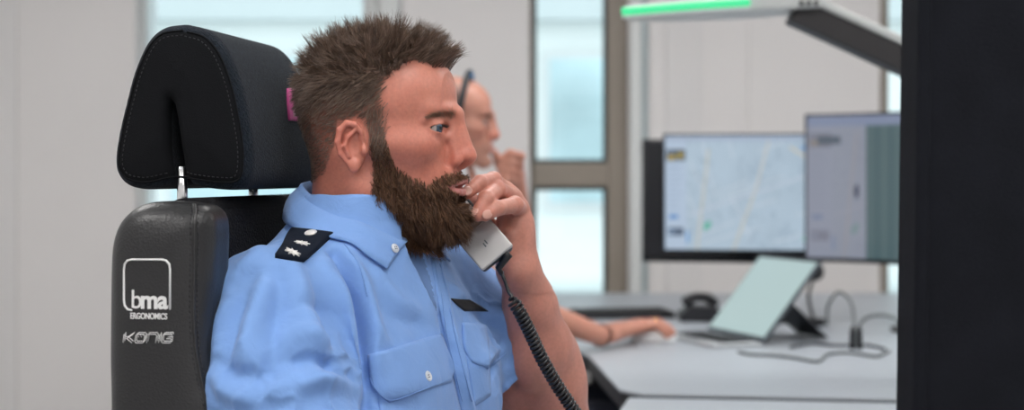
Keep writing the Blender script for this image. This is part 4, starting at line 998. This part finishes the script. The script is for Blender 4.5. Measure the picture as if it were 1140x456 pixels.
# open neck with the V between the two fronts
shf.cap((0,0,-.02), (0.0,0,.08), .060, .062, .004, 'sub')
Vp, Fp = shf.mesh(); bvp = BVHTree.FromPolygons([tuple(v) for v in xf(T1, Vp)], Fp.tolist())
vee = [np.array(T1I @ ray(bvp, x, y)[0]) for x, y in ((458,262),(463,280),(472,305),(481,330),(489,354))]; vr = [.019,.0165,.0115,.0065,.0015]
vee = [p+np.array((.004,0,.002)) for p in vee]
shf.chain(vee, vr, .0025, 'sub')
Vs, Fs_ = shf.mesh()
Vs = xf(T1, Vs); Ns = vnormals(Vs, Fs_)
bvh0 = BVHTree.FromPolygons([tuple(v) for v in Vs], Fs_.tolist())
# folds: (polyline in the photograph found on the cloth, height, width)
folds = [
 ([(372,282),(388,305),(398,335),(404,370),(408,410),(409,455)], -.0090, .0065), ([(384,282),(402,312),(413,350),(418,400)], .0050, .011),
 ([(362,296),(376,325),(386,360),(391,400),(393,440)], .0060, .012), ([(345,296),(358,330),(366,365),(372,410)], -.0030, .010),
 ([(330,300),(338,335),(344,372),(350,420)], .0035, .013), ([(312,300),(312,335),(305,375),(300,430)], -.0030, .010), ([(296,302),(288,335),(278,375),(272,420)], .0036, .013),
 ([(282,315),(268,345),(258,378),(252,410)], -.0030, .009), ([(258,330),(246,358),(240,390)], .0030, .010), ([(380,395),(350,378),(318,372)], .0042, .012), ([(386,418),(352,402),(312,402)], -.0036, .009),
 ([(396,432),(360,424),(318,432),(280,440)], .0044, .012), ([(240,400),(265,416),(300,420)], -.0034, .009), ([(236,420),(262,440),(290,450)], .0036, .010),
 ([(320,310),(290,300),(262,318)], -.0022, .010), ([(376,350),(352,340),(325,342)], -.0024, .009),
 ([(415,330),(440,352),(470,362)], -.0018, .012), ([(424,312),(448,338),(480,352)], .0022, .011), ([(412,355),(425,378),(440,384)], .0020, .010),
 ([(480,300),(500,320),(520,330)], .0025, .010), ([(500,352),(508,390),(516,430),(524,455)], .0040, .008), ([(492,352),(500,390),(507,430),(512,455)], -.0055, .006),
 ([(528,350),(548,362),(565,372)], -.0025, .008), ([(532,408),(548,396),(565,384)], .0030, .008), ([(545,345),(560,352),(570,366)], .0026, .008),
 ([(545,420),(552,400),(560,378)], -.0030, .007), ([(415,446),(450,452),(480,448)], -.0030, .008), ([(412,412),(420,446)], -.0025, .007), ([(300,262),(282,282),(262,302)], .0022, .010),
]
disp = np.zeros(len(Vs))
for pl, a, wd in folds:
    pts = []
    for q in catmull([(x, y, 0) for x, y in pl], 6):
        p, n_ = ray(bvh0, q[0], q[1])
        if p is not None: pts.append(np.array(p))
    if len(pts) < 2: continue
    pts = np.array(pts); lo_, hi_ = pts.min(0)-4*wd, pts.max(0)+4*wd; sel = np.where(((Vs > lo_) & (Vs < hi_)).all(1))[0]; best = np.full(len(sel), 1e9); bt = np.zeros(len(sel))
    for i in range(len(pts)-1):
        A, d = pts[i], pts[i+1]-pts[i]; t = np.clip(((Vs[sel]-A)@d)/(d@d+1e-12), 0, 1); dist = np.linalg.norm(Vs[sel]-A-t[:,None]*d, axis=1); m_ = dist < best; best[m_] = dist[m_]; bt[m_] = (i+t[m_])/(len(pts)-1)
    disp[sel] += 2.4*a*np.exp(-(best/wd)**2)*np.sqrt(np.clip(np.sin(np.pi*np.clip(bt,.06,.94)), 0, 1))
tl = np.array([T1I @ Vector(v) for v in Vs[::1]]) if False else (Vs-np.array(TO))@np.array(T1)[:3,:3]
disp += .0011*snoise(tl*[1,1,.7], 60, 41)+.0007*snoise(tl, 130, 42)+.0012*np.sin(tl[:,0]*70+tl[:,2]*45+2*snoise(tl, 25, 43))*sstep(-.14,-.2,tl[:,1])
def ridges(q, f, seed, sharp=3.0): return (1-np.abs(np.sin(q*f+1.6*snoise(tl, 38, seed)+.7*snoise(tl, 90, seed+1))))**sharp
slv = sstep(-.135,-.185,tl[:,1])*sstep(-.10,-.16,tl[:,2]); bel = sstep(-.24,-.33,tl[:,2])*(1-slv); chs = sstep(.04,.09,tl[:,0])*(1-slv)
disp += .0075*slv*ridges(tl[:,2]*.8+tl[:,0]*.9, 50, 61)*(.5+.5*snoise(tl, 30, 63))
disp += .0055*slv*ridges(tl[:,0]*1.2-tl[:,2]*.5, 52, 65)*(.5-.5*snoise(tl, 24, 66))
disp += .0060*chs*ridges(tl[:,2]*.7+tl[:,1]*1.0, 40, 71)*np.clip(snoise(tl, 26, 73),0,1)+.004*bel*ridges(tl[:,2]+tl[:,1]*.5, 40, 75)
Vs2 = Vs+Ns*disp[:,None]
shirt = link('shirt', np_mesh('shirt', Vs2, Fs_), 'shirt', man); shirt.data.materials.append(M['shirtshade'])
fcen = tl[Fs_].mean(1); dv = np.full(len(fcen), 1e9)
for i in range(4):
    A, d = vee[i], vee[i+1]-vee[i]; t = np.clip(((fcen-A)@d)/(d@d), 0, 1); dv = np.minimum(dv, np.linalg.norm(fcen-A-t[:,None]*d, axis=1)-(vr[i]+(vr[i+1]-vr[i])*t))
shirt.data.polygons.foreach_set('material_index', (dv < .0012).astype(np.int32))  # faces in the V get the blue with painted shade
bvs = BVHTree.FromPolygons([tuple(v) for v in Vs2], Fs_.tolist())
# collar: stand and turned-down leaf, swept round the neck
def ring(tab, ang):
    a = np.degrees(ang); return np.stack([np.interp(a, tab[0], tab[i]) for i in (1, 2, 3)], 1)
#            angle from the front (0) to the nape (180), then x, |y|, z in torso space
topT = ([0,20,45,70,90,120,150,180], [.070,.067,.050,.024,0,-.036,-.060,-.068], [.010,.024,.048,.060,.065,.056,.034,0], [-.034,-.031,-.020,-.008,.002,.018,.028,.031])
botT = ([0,20,45,70,90,120,150,180], [.072,.070,.060,.036,.006,-.042,-.075,-.088], [.070,.080,.090,.098,.102,.085,.049,0], [-.068,-.058,-.048,-.038,-.030,-.017,-.006,-.003])
def collar(sg):
    n_ = 44; ang = np.linspace(math.radians(6), math.pi, n_); tp = ring(topT, ang); bt = ring(botT, ang)
    for arr in (tp, bt):
        for _ in range(3): arr[1:-1] = (arr[:-2]+2*arr[1:-1]+arr[2:])/4
    stand = tp*[.93,.93,1]+[0,0,-.030]
    rows = [stand, tp*[.955,.955,1]+[0,0,-.004], tp*[.975,.975,1]+[0,0,.002], tp*[1.0,1.0,1]+[.0,0,.0025], tp*[1.03,1.03,1]+[0,0,-.001]]
    for k in (.2,.4,.6,.8,1.0): rows.append(tp*(1-k)+bt*k+np.stack([.004*np.sin(k*3.14)*np.cos(ang), .006*np.sin(k*3.14)*np.sin(ang), .004*np.sin(k*3.14)+0*ang], 1))
    G = np.stack(rows); G[:,:,1] *= sg; R_n = len(rows); W_ = xf(T1, G.reshape(-1,3)).reshape(R_n, n_, 3)
    for r_ in range(5, R_n):                                # the leaf rests on the shirt
        lift = .0025+.0015*(r_ == R_n-1)
        for c_ in range(n_):
            q = Vector(W_[r_, c_]); loc, nr, _, _ = bvs.find_nearest(q); sd = (q-loc).dot(nr)
            if sd < lift: W_[r_, c_] = np.array(q+nr*(lift-sd))
    for _ in range(2): W_[5:,1:-1] = (W_[5:,:-2]+2*W_[5:,1:-1]+W_[5:,2:])/4
    G = ((W_-np.array(TO))@np.array(T1)[:3,:3]); V_ = W_.reshape(-1,3); i, j = np.meshgrid(np.arange(R_n-1), np.arange(n_-1), indexing='ij'); a = (i*n_+j).ravel(); f = np.stack([a, a+n_, a+n_+1, a+1], 1)
    if sg > 0: f = f[:, ::-1]
    me = np_mesh('collar', V_, f); o = link('collar', me, 'shirt', shirt); md = o.modifiers.new('thick', 'SOLIDIFY'); md.thickness = .0022; md.offset = 0
    
    tube('collar_seam', xf(T1, G[-1]*.82+G[-2]*.18)+np.array(H1)[:3,2]*.0014-np.array(T1)[:3,1]*.0008*(-sg)*-1, .0005, 'seam', shirt, 4); return o, G
oc_r, Gr = collar(-1); oc_l, Gl = collar(1)
# pieces lying on the shirt
def on(px, py, o_=0.0):
    p, n_ = ray(bvs, px, py); return p+n_*o_, n_
def seam(name, pl, r_=.0008, o_=.0002, par=None):
    pts = []
    for q in catmull([(x, y, 0) for x, y in pl], 10):
        p, n_ = ray(bvs, q[0], q[1])
        if p is not None: pts.append(p+n_*o_)
    if len(pts) > 2: tube(name, pts, r_, 'seam', par or shirt, 5)
fl, _, _ = patch('pocket_flap', bvs, [(411,395),(413,420),(416,433),(432,447)], [(490,371),(500,392),(506,410),(501,425)], 26, 14, .0016, 'shirt', shirt, .001, .0012, .0012)
pk_, _, _ = patch('pocket', bvs, [(417,396),(419,430),(424,470)], [(488,374),(504,420),(514,462)], 20, 14, .0010, 'shirt', shirt, .001, 0, .001)
patch('pocket_flap', bvs, [(514,359),(515,375),(517,390),(525,404)], [(539,362),(542,380),(544,398),(543,409)], 14, 12, .0016, 'shirt', shirt, .001, .001, .001)
patch('pocket', bvs, [(516,362),(520,400),(528,452)], [(540,364),(544,400),(546,440)], 12, 14, .0010, 'shirt', shirt, .001, 0, .0005)
patch('name_strip', bvs, [(501,332),(508,339),(517,346)], [(521,333.5),(531,339),(543,346.5)], 14, 5, .0016, 'tape', shirt, .001, .0005)
patch('front_placket', bvs, [(479,287),(486,325),(491,356),(501,400),(513,458)], [(491,290),(499,325),(505,356),(516,400),(529,458)], 8, 48, .0016, 'shirt', shirt, .001, 0, .0006)
seam('pocket_seam', [(412,398),(440,389),(465,381),(489,374)]); seam('yoke_seam', [(384,272),(400,296),(409,330)]); seam('pocket_seam', [(414,421),(418,431),(433,443.5),(468,434),(499,422)], .0006, .0032)
seam('sleeve_hem_seam', [(536,414),(550,405),(563,393)])
seam('placket_seam', [(482,294),(489,326),(494,356),(504,400),(514,446)], .0006, .0024); seam('placket_seam', [(488,294),(496,326),(502,356),(513,400),(524,446)], .0006, .0024)
def button(px, py, r_=.0058, m_='button', name='button', lift=.0035):
    p, n_ = on(px, py, lift); fm = n_.to_track_quat('Z', 'Y').to_matrix().to_4x4(); fm.translation = p
    bm = bmesh.new(); prof_ = [(0,.0006),(.55,.0006),(.72,.0012),(.88,.0014),(1,.0006),(1,-.0008),(0,-.0008)]
    vs_ = [[bm.verts.new((r_*a*math.cos(t), r_*a*math.sin(t), z)) for t in np.linspace(0, 2*math.pi, 20, endpoint=False)] for a, z in prof_[1:-1]]
    for A, B in zip(vs_, vs_[1:]):
        for i in range(20): bm.faces.new((A[i], A[(i+1)%20], B[(i+1)%20], B[i]))
    bm.faces.new(vs_[0]); bm.faces.new(vs_[-1][::-1]); bm.transform(fm); o = link(name, bm_mesh(name, bm, True), m_, shirt)
    for a in (.8, 2.4, 3.9, 5.5):
        c = fm @ Vector((r_*.28*math.cos(a), r_*.28*math.sin(a), .0007)); ellip('button_hole', c, (.0006,.0006,.0006), 'trousers', o, None, 8)
    return o
button(474,419.5)
cb = (T1 @ Vector(Gr[-3][2])); cbn = Vector((-.1,-1,.25))
bb = P(438,277,1.6)
def free_button(p, n_, r_=.0056):
    q = n_.normalized().to_track_quat('Z','Y').to_matrix().to_4x4(); q.translation = p; bm = bmesh.new(); bmesh.ops.create_cone(bm, cap_ends=True, segments=20, radius1=r_, radius2=r_*.9, depth=.002); bev(bm, .0004, 1); bm.transform(q); o = link('button', bm_mesh('button', bm, True), 'button', shirt)
    for a in (.8, 2.4, 3.9, 5.5): ellip('button_hole', q @ Vector((r_*.3*math.cos(a), r_*.3*math.sin(a), .001)), (.0006,.0006,.0006), 'trousers', o, None, 8)
hit = bvs.ray_cast(Vector((0,0,HC)), Vector(((438-CX)/FPX, 1, (HY-277)/FPX)).normalized())
cbv = BVHTree.FromPolygons([tuple(v) for v in xf(T1, Gr.reshape(-1,3))], [tuple(int(z) for z in (i*44+j, (i+1)*44+j, (i+1)*44+j+1, i*44+j+1)) for i in range(9) for j in range(43)])
hit2 = cbv.ray_cast(Vector((0,0,HC)), Vector(((438-CX)/FPX, 1, (HY-277)/FPX)).normalized())
hq = hit2 if hit2[0] is not None else hit
if hq[0] is not None:
    nq = hq[1]; nq = -nq if nq.y > 0 else nq; free_button(hq[0]+nq*.003, nq)
# shoulder slide with two stars and a button
ep, ep_pts, ep_n = patch('shoulder_slide', bvs, [(306,287),(315,274),(325,259),(328,257)], [(338,292),(351,281),(366,267),(371,262)], 18, 16, .0045, 'epau', shirt, .003, .001, .0012)
ebv = BVHTree.FromPolygons([tuple(v.co) for v in ep.data.vertices], [tuple(p.vertices) for p in ep.data.polygons])
def star(px, py, r_):
    p, n_ = ray(ebv, px, py)
    if p is None: return
    q = n_.to_track_quat('Z','Y').to_matrix().to_4x4(); q.translation = p+n_*.0002; bm = bmesh.new(); c = bm.verts.new((0,0,.0022)); rim = []
    for k in range(16):
        a = k*math.pi/8+.2; rr = r_ if k % 2 == 0 else r_*.48; rim.append(bm.verts.new((rr*math.cos(a), rr*math.sin(a), .0008 if k % 2 == 0 else .0005)))
    low = [bm.verts.new((v.co.x, v.co.y, -.001)) for v in rim]
    for k in range(16): bm.faces.new((c, rim[k], rim[(k+1)%16])); bm.faces.new((rim[k], low[k], low[(k+1)%16], rim[(k+1)%16]))
    bm.faces.new(low[::-1]); bm.transform(q); link('star', bm_mesh('star', bm), 'star', ep)
star(336,270.5,.0088); star(326,280.5,.0088)
p, n_ = ray(ebv, 346,259.5)
if p is not None:
    q = n_.to_track_quat('Z','Y').to_matrix(); ellip('slide_button', p, (.0062,.0062,.003), 'star', ep, q.to_4x4(), 18)
    tube('slide_button_rim', [p+n_*.001+q@Vector((.0062*math.cos(a), .0062*math.sin(a), 0)) for a in np.linspace(0, 6.283, 20, endpoint=False)], .0008, 'star', ep, 6, True)
# inner fronts seen in the open neck
def strip3(name, A, B, m_, t=.0015, par=None):
    A = catmull(A, 6); B = catmull(B, 6); n_ = len(A); V_ = xf(T1, np.vstack([A, (A+B)/2+[.002,0,0], B])); f = []
    for r_ in range(2):
        for i in range(n_-1): f.append((r_*n_+i, (r_+1)*n_+i, (r_+1)*n_+i+1, r_*n_+i+1))
    o = link(name, np_mesh(name, V_, f), m_, par or shirt); md = o.modifiers.new('thick', 'SOLIDIFY'); md.thickness = t; md.offset = 0; return o
# trousers and shoes (below the frame, under the desk)
trf = Field((-.2,-.3,-.78), (.62,.3,-.42), .009)
SZ = .60-TO.z
trf.ell((-.02,0,-.50), (.15,.19,.12), .03)
for s_ in (-1, 1): trf.chain([(0,s_*.10,-.545), (.42,s_*.13,-.53)], [.088,.068], .03)
Vq, Fq_ = trf.mesh(); trou = link('trousers', np_mesh('trousers', xf(T1, Vq), Fq_), 'trousers', man)
for s_ in (-1, 1):
    kx = T1 @ Vector((.42,s_*.13,-.53)); fx_ = T1 @ Vector((.40,s_*.14,0)); fx_.z = .08
    tube('trouser_leg', [kx, (kx+fx_)/2, fx_], [.066,.06,.055], 'trousers', man, 16)
    toe = T1 @ Vector((.53,s_*.15,0)); toe.z = .035; heel = T1 @ Vector((.36,s_*.14,0)); heel.z = .04
    tube('shoe', [heel, (heel+toe)/2+Vector((0,0,.008)), toe], [.038,.042,.033], 'shoe', man, 14)
# ------------------------------------------------------------------ handset and coiled cord
hs = empty('phone_handset', P(545,300,1.74)); tag(hs, 'silver telephone handset with coiled black cord in the bearded man\'s hand', 'phone')
ear = H1 @ Vector((.0,.088,-.004)); a_ = (ear-HSb).normalized()
wv = Vector((.76,.12,.66)); wv = (wv-a_*wv.dot(a_)).normalized(); nv = a_.cross(wv).normalized()
if nv.y > 0: nv = -nv
HM = Matrix((wv, a_, wv.cross(a_))).transposed().to_4x4(); HM.translation = HSb          # x width, y towards the ear, z out of the plate
zs_ = 1 if wv.cross(a_).y < 0 else -1
ELn = (ear-HSb).length
def hz(a, b): return (min(a*zs_, b*zs_), max(a*zs_, b*zs_))
def hbox(name, x0, x1, y0, y1, z0, z1, m_, r_, par=hs): q = hz(z0, z1); return box(name, (x0,y0,q[0]), (x1,y1,q[1]), m_, par, r_, HM, 4, False)
mp = hbox('mouthpiece', -.0225,.0225,-.022,.027,-.014,-.0015,'darkpl',.004); hbox('mouthpiece_plate', -.0235,.0235,-.0235,.0245,-.002,.0035,'silverpl',.0022)
hbox('handle', -.0195,.0175,.020,ELn-.03,-.022,-.006,'silverpl',.004); hbox('handle_edge', .0176,.0205,.022,ELn-.03,-.020,-.008,'darkpl',.001)
hbox('earpiece', -.022,.022,ELn-.035,ELn+.012,-.028,-.004,'silverpl',.005)
for k in (-1, 1):
    b_ = HM @ Vector((0,0,0)); hbox('plate_mark', k*.0018-.0007,k*.0018+.0007,-.003+k*.001,.003+k*.001,.0034,.0038,'darkpl',0,mp)
cs = HM @ Vector((.012,-.022,-.006*zs_)); p1 = P(558,303,1.738); p2 = P(564,318,1.735); p3 = P(570,331,1.73)
tube('cord_boot', [HM @ Vector((.010,-.018,-.006*zs_)), HM @ Vector((.012,-.026,-.006*zs_)), P(555,298,1.738), P(559,305,1.738)], [.0058,.0052,.0042,.0032], 'cord', hs, 12)
axis = catmull([P(568,330,1.732), P(578,346,1.735), P(590,370,1.745), P(604,400,1.755), P(620,428,1.765), P(640,458,1.775), P(668,500,1.79), P(705,560,1.80)], 60)
seg = np.r_[0, np.cumsum(np.linalg.norm(np.diff(axis, axis=0), axis=1))]; Lc = seg[-1]; turns = Lc/.0056; s_ = np.linspace(0, Lc, int(turns*10)); ctr = np.stack([np.interp(s_, seg, axis[:,i]) for i in range(3)], 1)
Tn = np.gradient(ctr, axis=0); Tn /= np.linalg.norm(Tn, axis=1)[:,None]; U_ = np.cross(Tn, (0,1,0)); U_ /= np.linalg.norm(U_, axis=1)[:,None]; W_ = np.cross(Tn, U_)
ph = s_/.0056*2*math.pi; rad = .0066*np.clip(s_/.008, .3, 1); coil = ctr+rad[:,None]*(np.cos(ph)[:,None]*U_+np.sin(ph)[:,None]*W_)
lead = catmull([P(556,299,1.738), P(562,312,1.736), P(566,324,1.734), tuple(coil[0])], 8)
tube('cord', np.vstack([lead[:-1], coil]), .0021, 'cord', hs, 6)

# ------------------------------------------------------------------ the colleague with the headset, further back
C2 = Vector((-.139, 3.60, 1.312)); PSI2 = math.radians(4); H2 = face_frame(C2, PSI2, math.radians(3)); T2 = face_frame(Vector((-.175,3.60,1.236)), math.radians(12), math.radians(4))
man2 = empty('person', (-.2, 3.6, 0)); tag(man2, 'balding man in white shirt and headset resting his chin on his hand, in the background', 'person')
h2 = head_field(.0028, False); V2, F2 = h2.mesh(); N2 = vnormals(V2, F2); hm2, bm2, lm2 = head_masks(V2); hm2 = hm2*sstep(18,2,V2[:,0]/mm)*sstep(118,88,V2[:,2]/mm)
t2 = skin_tone(V2, np.array((.56,.265,.195))); t2 = t2*(1-lm2[:,None])+np.array((.45,.19,.16))*lm2[:,None]; w_ = (hm2*.8)[:,None]; t2 = t2*(1-w_)+np.array((.09,.08,.075))*w_; w_ = (bm2*.22)[:,None]; t2 = t2*(1-w_)+np.array((.16,.12,.10))*w_
EL2 = P(552,332,3.42); WR2 = P(668,373,3.56); SR2 = T2 @ Vector((.01,-.175,-.085)); EL3 = Vector((.03,3.80,.90)); WR3 = P(577,222,3.68); SL2 = T2 @ Vector((.01,.175,-.085))
a2 = Field((-.32,3.28,.70), (.50,3.98,1.36), .0042)
a2.chain([SR2+(EL2-SR2)*.18, EL2], [.040,.040], .012); a2.chain([EL2, EL2+(WR2-EL2)*.35, WR2], [.040,.037,.024], .012)
a2.chain([SL2+(EL3-SL2)*.18, EL3], [.040,.040], .012); a2.chain([EL3, EL3+(WR3-EL3)*.35, WR3], [.040,.037,.025], .012)
hb = onZ(722,381,DZ)
f2 = Field((hb.x-.26,hb.y-.17,DZ-.03), (hb.x+.10,hb.y+.10,DZ+.14), .0024)
kn = [Vector((hb.x-.015,hb.y-.038+.024*k,DZ+.044+.004*(k in (1,2)))) for k in range(4)]; W2 = Vector(WR2)
f2.cap(W2+(EL2-WR2)*.2, W2, .026, .024, .01)
for q in kn: f2.cap(W2, q, .020, .012, .012)
for k, q in enumerate(kn):
    l_ = (.058,.072,.078,.07)[k]; f2.chain([q, q+Vector((l_*.5,0,.004)), q+Vector((l_*.85,0,-.012)), q+Vector((l_,0,-.024))], [.0105,.0098,.0088,.0075], .003)
f2.chain([W2+Vector((.03,.02,-.004)), Vector((hb.x-.03,hb.y+.05,DZ+.025)), Vector((hb.x+.012,hb.y+.052,DZ+.018))], [.016,.012,.009], .006)
g2c = P(566,188,3.63); g2 = Field(np.array(g2c)-.09, np.array(g2c)+.09, .0024)
g2.cap(WR3, P(572,196,3.645), .024, .028, .012); g2.ell(P(570,188,3.64), (.026,.032,.034), .012)
for k in range(4):
    b_ = P(580-k*1.5,174+k*9,3.615+.006*k); g2.chain([b_, P(568-k,171+k*9.5,3.598), P(558-k*.4,178+k*9,3.60), P(562,186+k*8,3.612)], [.0118,.0112,.0104,.009], .004)
g2.chain([P(566,198,3.66), P(556,183,3.66), P(551,170,3.645)], [.014,.012,.009], .005)
parts_ = [(xf(H2, V2), F2, t2)]+[(*f_.mesh(), None) for f_ in (a2, f2, g2)]
VV, FF, TT, o_ = [], [], [], 0
for V_, F_, t_ in parts_:
    VV.append(V_); FF.append(F_+o_); TT.append(t_ if t_ is not None else np.tile((.56,.255,.185), (len(V_),1))); o_ += len(V_)
link('body', np_mesh('body', np.vstack(VV), np.vstack(FF), True, np.vstack(TT)), 'skin', man2)
for sg in (-1, 1): eyeball('eye', np.array((67.5,31*sg,21.3))*mm, 12.3*mm, (1,0,-.15), man2, H2)
n_ = 3500; p_, nn_ = scatter(V2, F2, hm2, n_, N2); A_ = np.array(H2)[:3,:3]; dw_ = unit(nn_*.5+np.array((-.6,0,-.7))+rng.normal(size=(n_,3))*.2)@A_.T; Pw_ = xf(H2, p_)
strands('hair', None, lambda t: Pw_+dw_*.007*t, 2, np.full(n_, .0004), .0001, np.array((.11,.10,.095))*(.6+.8*rng.random((n_,1))), 'ghair', man2)
for sg in (-1, 1):
    n_ = 160; t_ = rng.random(n_); q_ = np.stack([.090-.022*t_**2, sg*(.013+.036*t_), .038-.003*t_+rng.normal(size=n_)*.0015], 1); qw = xf(H2, q_); dq = unit(np.stack([.3+0*t_, sg*(1+0*t_), .2-.5*t_], 1))@A_.T
    strands('eyebrow', None, lambda t: qw+dq*.008*t, 2, np.full(n_, .0004), .0001, np.tile((.10,.085,.07), (n_,1)), 'ghair', man2)
s2 = torso_field(.006, (-.19,-.29,-.52), (.2,.29,.05), [-.52,-.40,-.28,-.18,-.10,-.06,-.03,-.01,.02], [.18,.182,.188,.19,.175,.145,.105,.08,.07], [.15,.148,.14,.125,.106,.09,.078,.072,.068], [.02,.016,.01,0,-.008,-.01,-.006,-.002,0], 2.3)
T2I = T2.inverted(); er, el = np.array(T2I @ EL2), np.array(T2I @ EL3)
for e_, sy in ((er,-1), (el,1)):
    s0 = np.array((-.005,sy*.172,-.095)); hm_ = s0+(e_-s0)*.72; s2.chain([s0, s0+(e_-s0)*.35, hm_], [.064,.062,.062], .03); dd_ = (e_-s0)/np.linalg.norm(e_-s0); c_ = hm_+dd_*.04
    s2.op(cutplane(hm_, dd_, c_, .09), c_-.09, c_+.09, .003, 'sub')
s2.cap((0,0,-.01), (0,0,.08), .060, .062, .004, 'sub')
V_, F_ = s2.mesh(); V_ = xf(T2, V_); N_ = vnormals(V_, F_); V_ = V_+N_*(.003*snoise(V_, 38, 51)+.002*snoise(V_, 80, 52))[:,None]
sh2 = link('shirt', np_mesh('shirt', V_, F_), 'wshirt', man2)
def collar2():
    n_ = 40; ang = np.linspace(math.radians(8), math.radians(352), n_); a_ = np.where(ang > math.pi, 2*math.pi-ang, ang); sg = np.where(ang > math.pi, -1, 1); tp = ring(topT, a_); bt = ring(botT, a_)
    rows = [tp*[.94,.94,1]+[0,0,-.03], tp*[.97,.97,1], tp*[1.02,1.02,1]+[0,0,.001], tp*.5+bt*.5+[0,0,.004], bt]; G = np.stack(rows); G[:,:,1] *= sg[None]
    i, j = np.meshgrid(np.arange(4), np.arange(n_-1), indexing='ij'); a = (i*n_+j).ravel(); o = link('collar', np_mesh('collar', xf(T2, G.reshape(-1,3)), np.stack([a, a+n_, a+n_+1, a+1], 1)), 'wshirt', sh2); md = o.modifiers.new('thick', 'SOLIDIFY'); md.thickness = .003
collar2()
tr2 = Field((-.45,3.30,.42), (.55,3.95,.80), .009); tr2.ell((-.18,3.6,.62), (.15,.18,.12), .03)
for y0, y1 in ((3.50,3.44), (3.70,3.74)): tr2.chain([(-.15,y0,.60), (.30,y1,.60)], [.088,.072], .03)
V_, F_ = tr2.mesh(); link('trousers', np_mesh('trousers', V_, F_), 'trousers', man2)
for y1 in (3.44, 3.74):
    tube('trouser_leg', [(.30,y1,.60), (.30,y1,.33), (.29,y1,.09)], [.070,.062,.055], 'trousers', man2, 16); tube('shoe', [(.25,y1,.042), (.34,y1,.048), (.44,y1,.036)], [.038,.042,.032], 'shoe', man2, 14)
# headset
hd = empty('headset', H2 @ Vector((.012,0,.14))); tag(hd, 'black headset with a blue accent on the balding man\'s head', 'headset')
arc = [H2 @ Vector((.018+.012*math.sin(a), .083*math.cos(a), .045+.094*math.sin(a))) for a in np.linspace(-.15, math.pi+.15, 40)]
tube('band', arc, .0085, 'blackpl', hd, 10)
for sg in (-1, 1):
    c = H2 @ Vector((.0,.092*sg,.005)); cyl('ear_cushion', H2 @ Vector((.0,.090*sg,.006)), H2 @ Vector((.0,.108*sg,.006)), .032, 'blackpl', hd, 24)
ellip('blue_accent', H2 @ Vector((.033,-.034,.128)), (.010,.007,.009), 'blue', hd)
tube('microphone_boom', catmull([H2 @ Vector(p) for p in ((.01,.10,-.01),(.05,.09,-.035),(.09,.06,-.05))], 6), .003, 'blackpl', hd)
# mouse under his right hand
mo = empty('computer_mouse', (hb.x+.015, hb.y, DZ)); tag(mo, 'white computer mouse under the hand on the far desk', 'mouse')
mf = Field((hb.x-.05,hb.y-.045,DZ-.004), (hb.x+.085,hb.y+.045,DZ+.045), .003); mf.ell((hb.x+.014,hb.y,DZ+.004), (.058,.031,.030), .004)
mf.op(lambda X, Y, Z: (Z-(DZ+.001)).astype(np.float32), (hb.x-.08,hb.y-.06,DZ-.03), (hb.x+.1,hb.y+.06,DZ+.001), .001, 'sub')
V_, F_ = mf.mesh(); link('shell', np_mesh('shell', V_, F_), 'mouse', mo); cyl('scroll_wheel', (hb.x+.045,hb.y-.004,DZ+.026), (hb.x+.045,hb.y+.004,DZ+.026), .008, 'blackpl', mo)
rg = kn[1]+Vector((.030,0,.003)); tag(tube('finger_ring', [rg+Vector((0,.0115*math.cos(a),.0115*math.sin(a))) for a in np.linspace(0,6.283,24,endpoint=False)], .0022, 'gold', None, 8, True), 'gold ring on the hand holding the mouse', 'ring')
# his chair
ch2 = empty('office_chair', (-.2,3.6,0)); tag(ch2, 'plain black office chair of the man in the white shirt', 'chair')
prism('backrest', [tuple(p[:2]) for p in catmull([(-.40,.62,0),(-.41,.9,0),(-.42,1.12,0),(-.44,1.15,0),(-.47,1.14,0),(-.475,1.1,0),(-.46,.85,0),(-.44,.62,0)], 4)], .46, 'navy', ch2, .012, Matrix(((1,0,0,0),(0,0,-1,3.83),(0,1,0,0),(0,0,0,1))), 3, True)
box('seat', (-.42,3.36,.43), (.10,3.84,.51), 'navy', ch2, .03, None, 3, True); box('back_bar', (-.46,3.56,.44), (-.41,3.64,.8), 'blackmet', ch2, .01)
ar = P(546,332,3.335)
for y_ in (3.325, 3.875):
    tube('armrest_support', catmull([(-.15,y_,.47),(-.14,y_,.6),(-.12,y_,ar.z-.06)], 6), .018, 'blackmet', ch2); box('armrest_pad', (-.20,y_-.04,ar.z-.065), (ar.x+.035,y_+.04,ar.z-.03), 'blackpl', ch2, .012, None, 3, True)
cyl('gas_spring', (-.17,3.6,.1), (-.17,3.6,.44), .028, 'chrome', ch2)
for k in range(5):
    a = k*2*math.pi/5+.7; c = Vector((-.17,3.6,.115)); e = c+Vector((.3*math.cos(a), .3*math.sin(a), -.03)); tube('base_arm', [c, (c+e)/2, e], [.028,.024,.018], 'blackmet', ch2); ex = Vector((math.sin(a), -math.cos(a), 0)); cyl('caster', e+Vector((0,0,-.055))-ex*.02, e+Vector((0,0,-.055))+ex*.02, .03, 'blackpl', ch2)
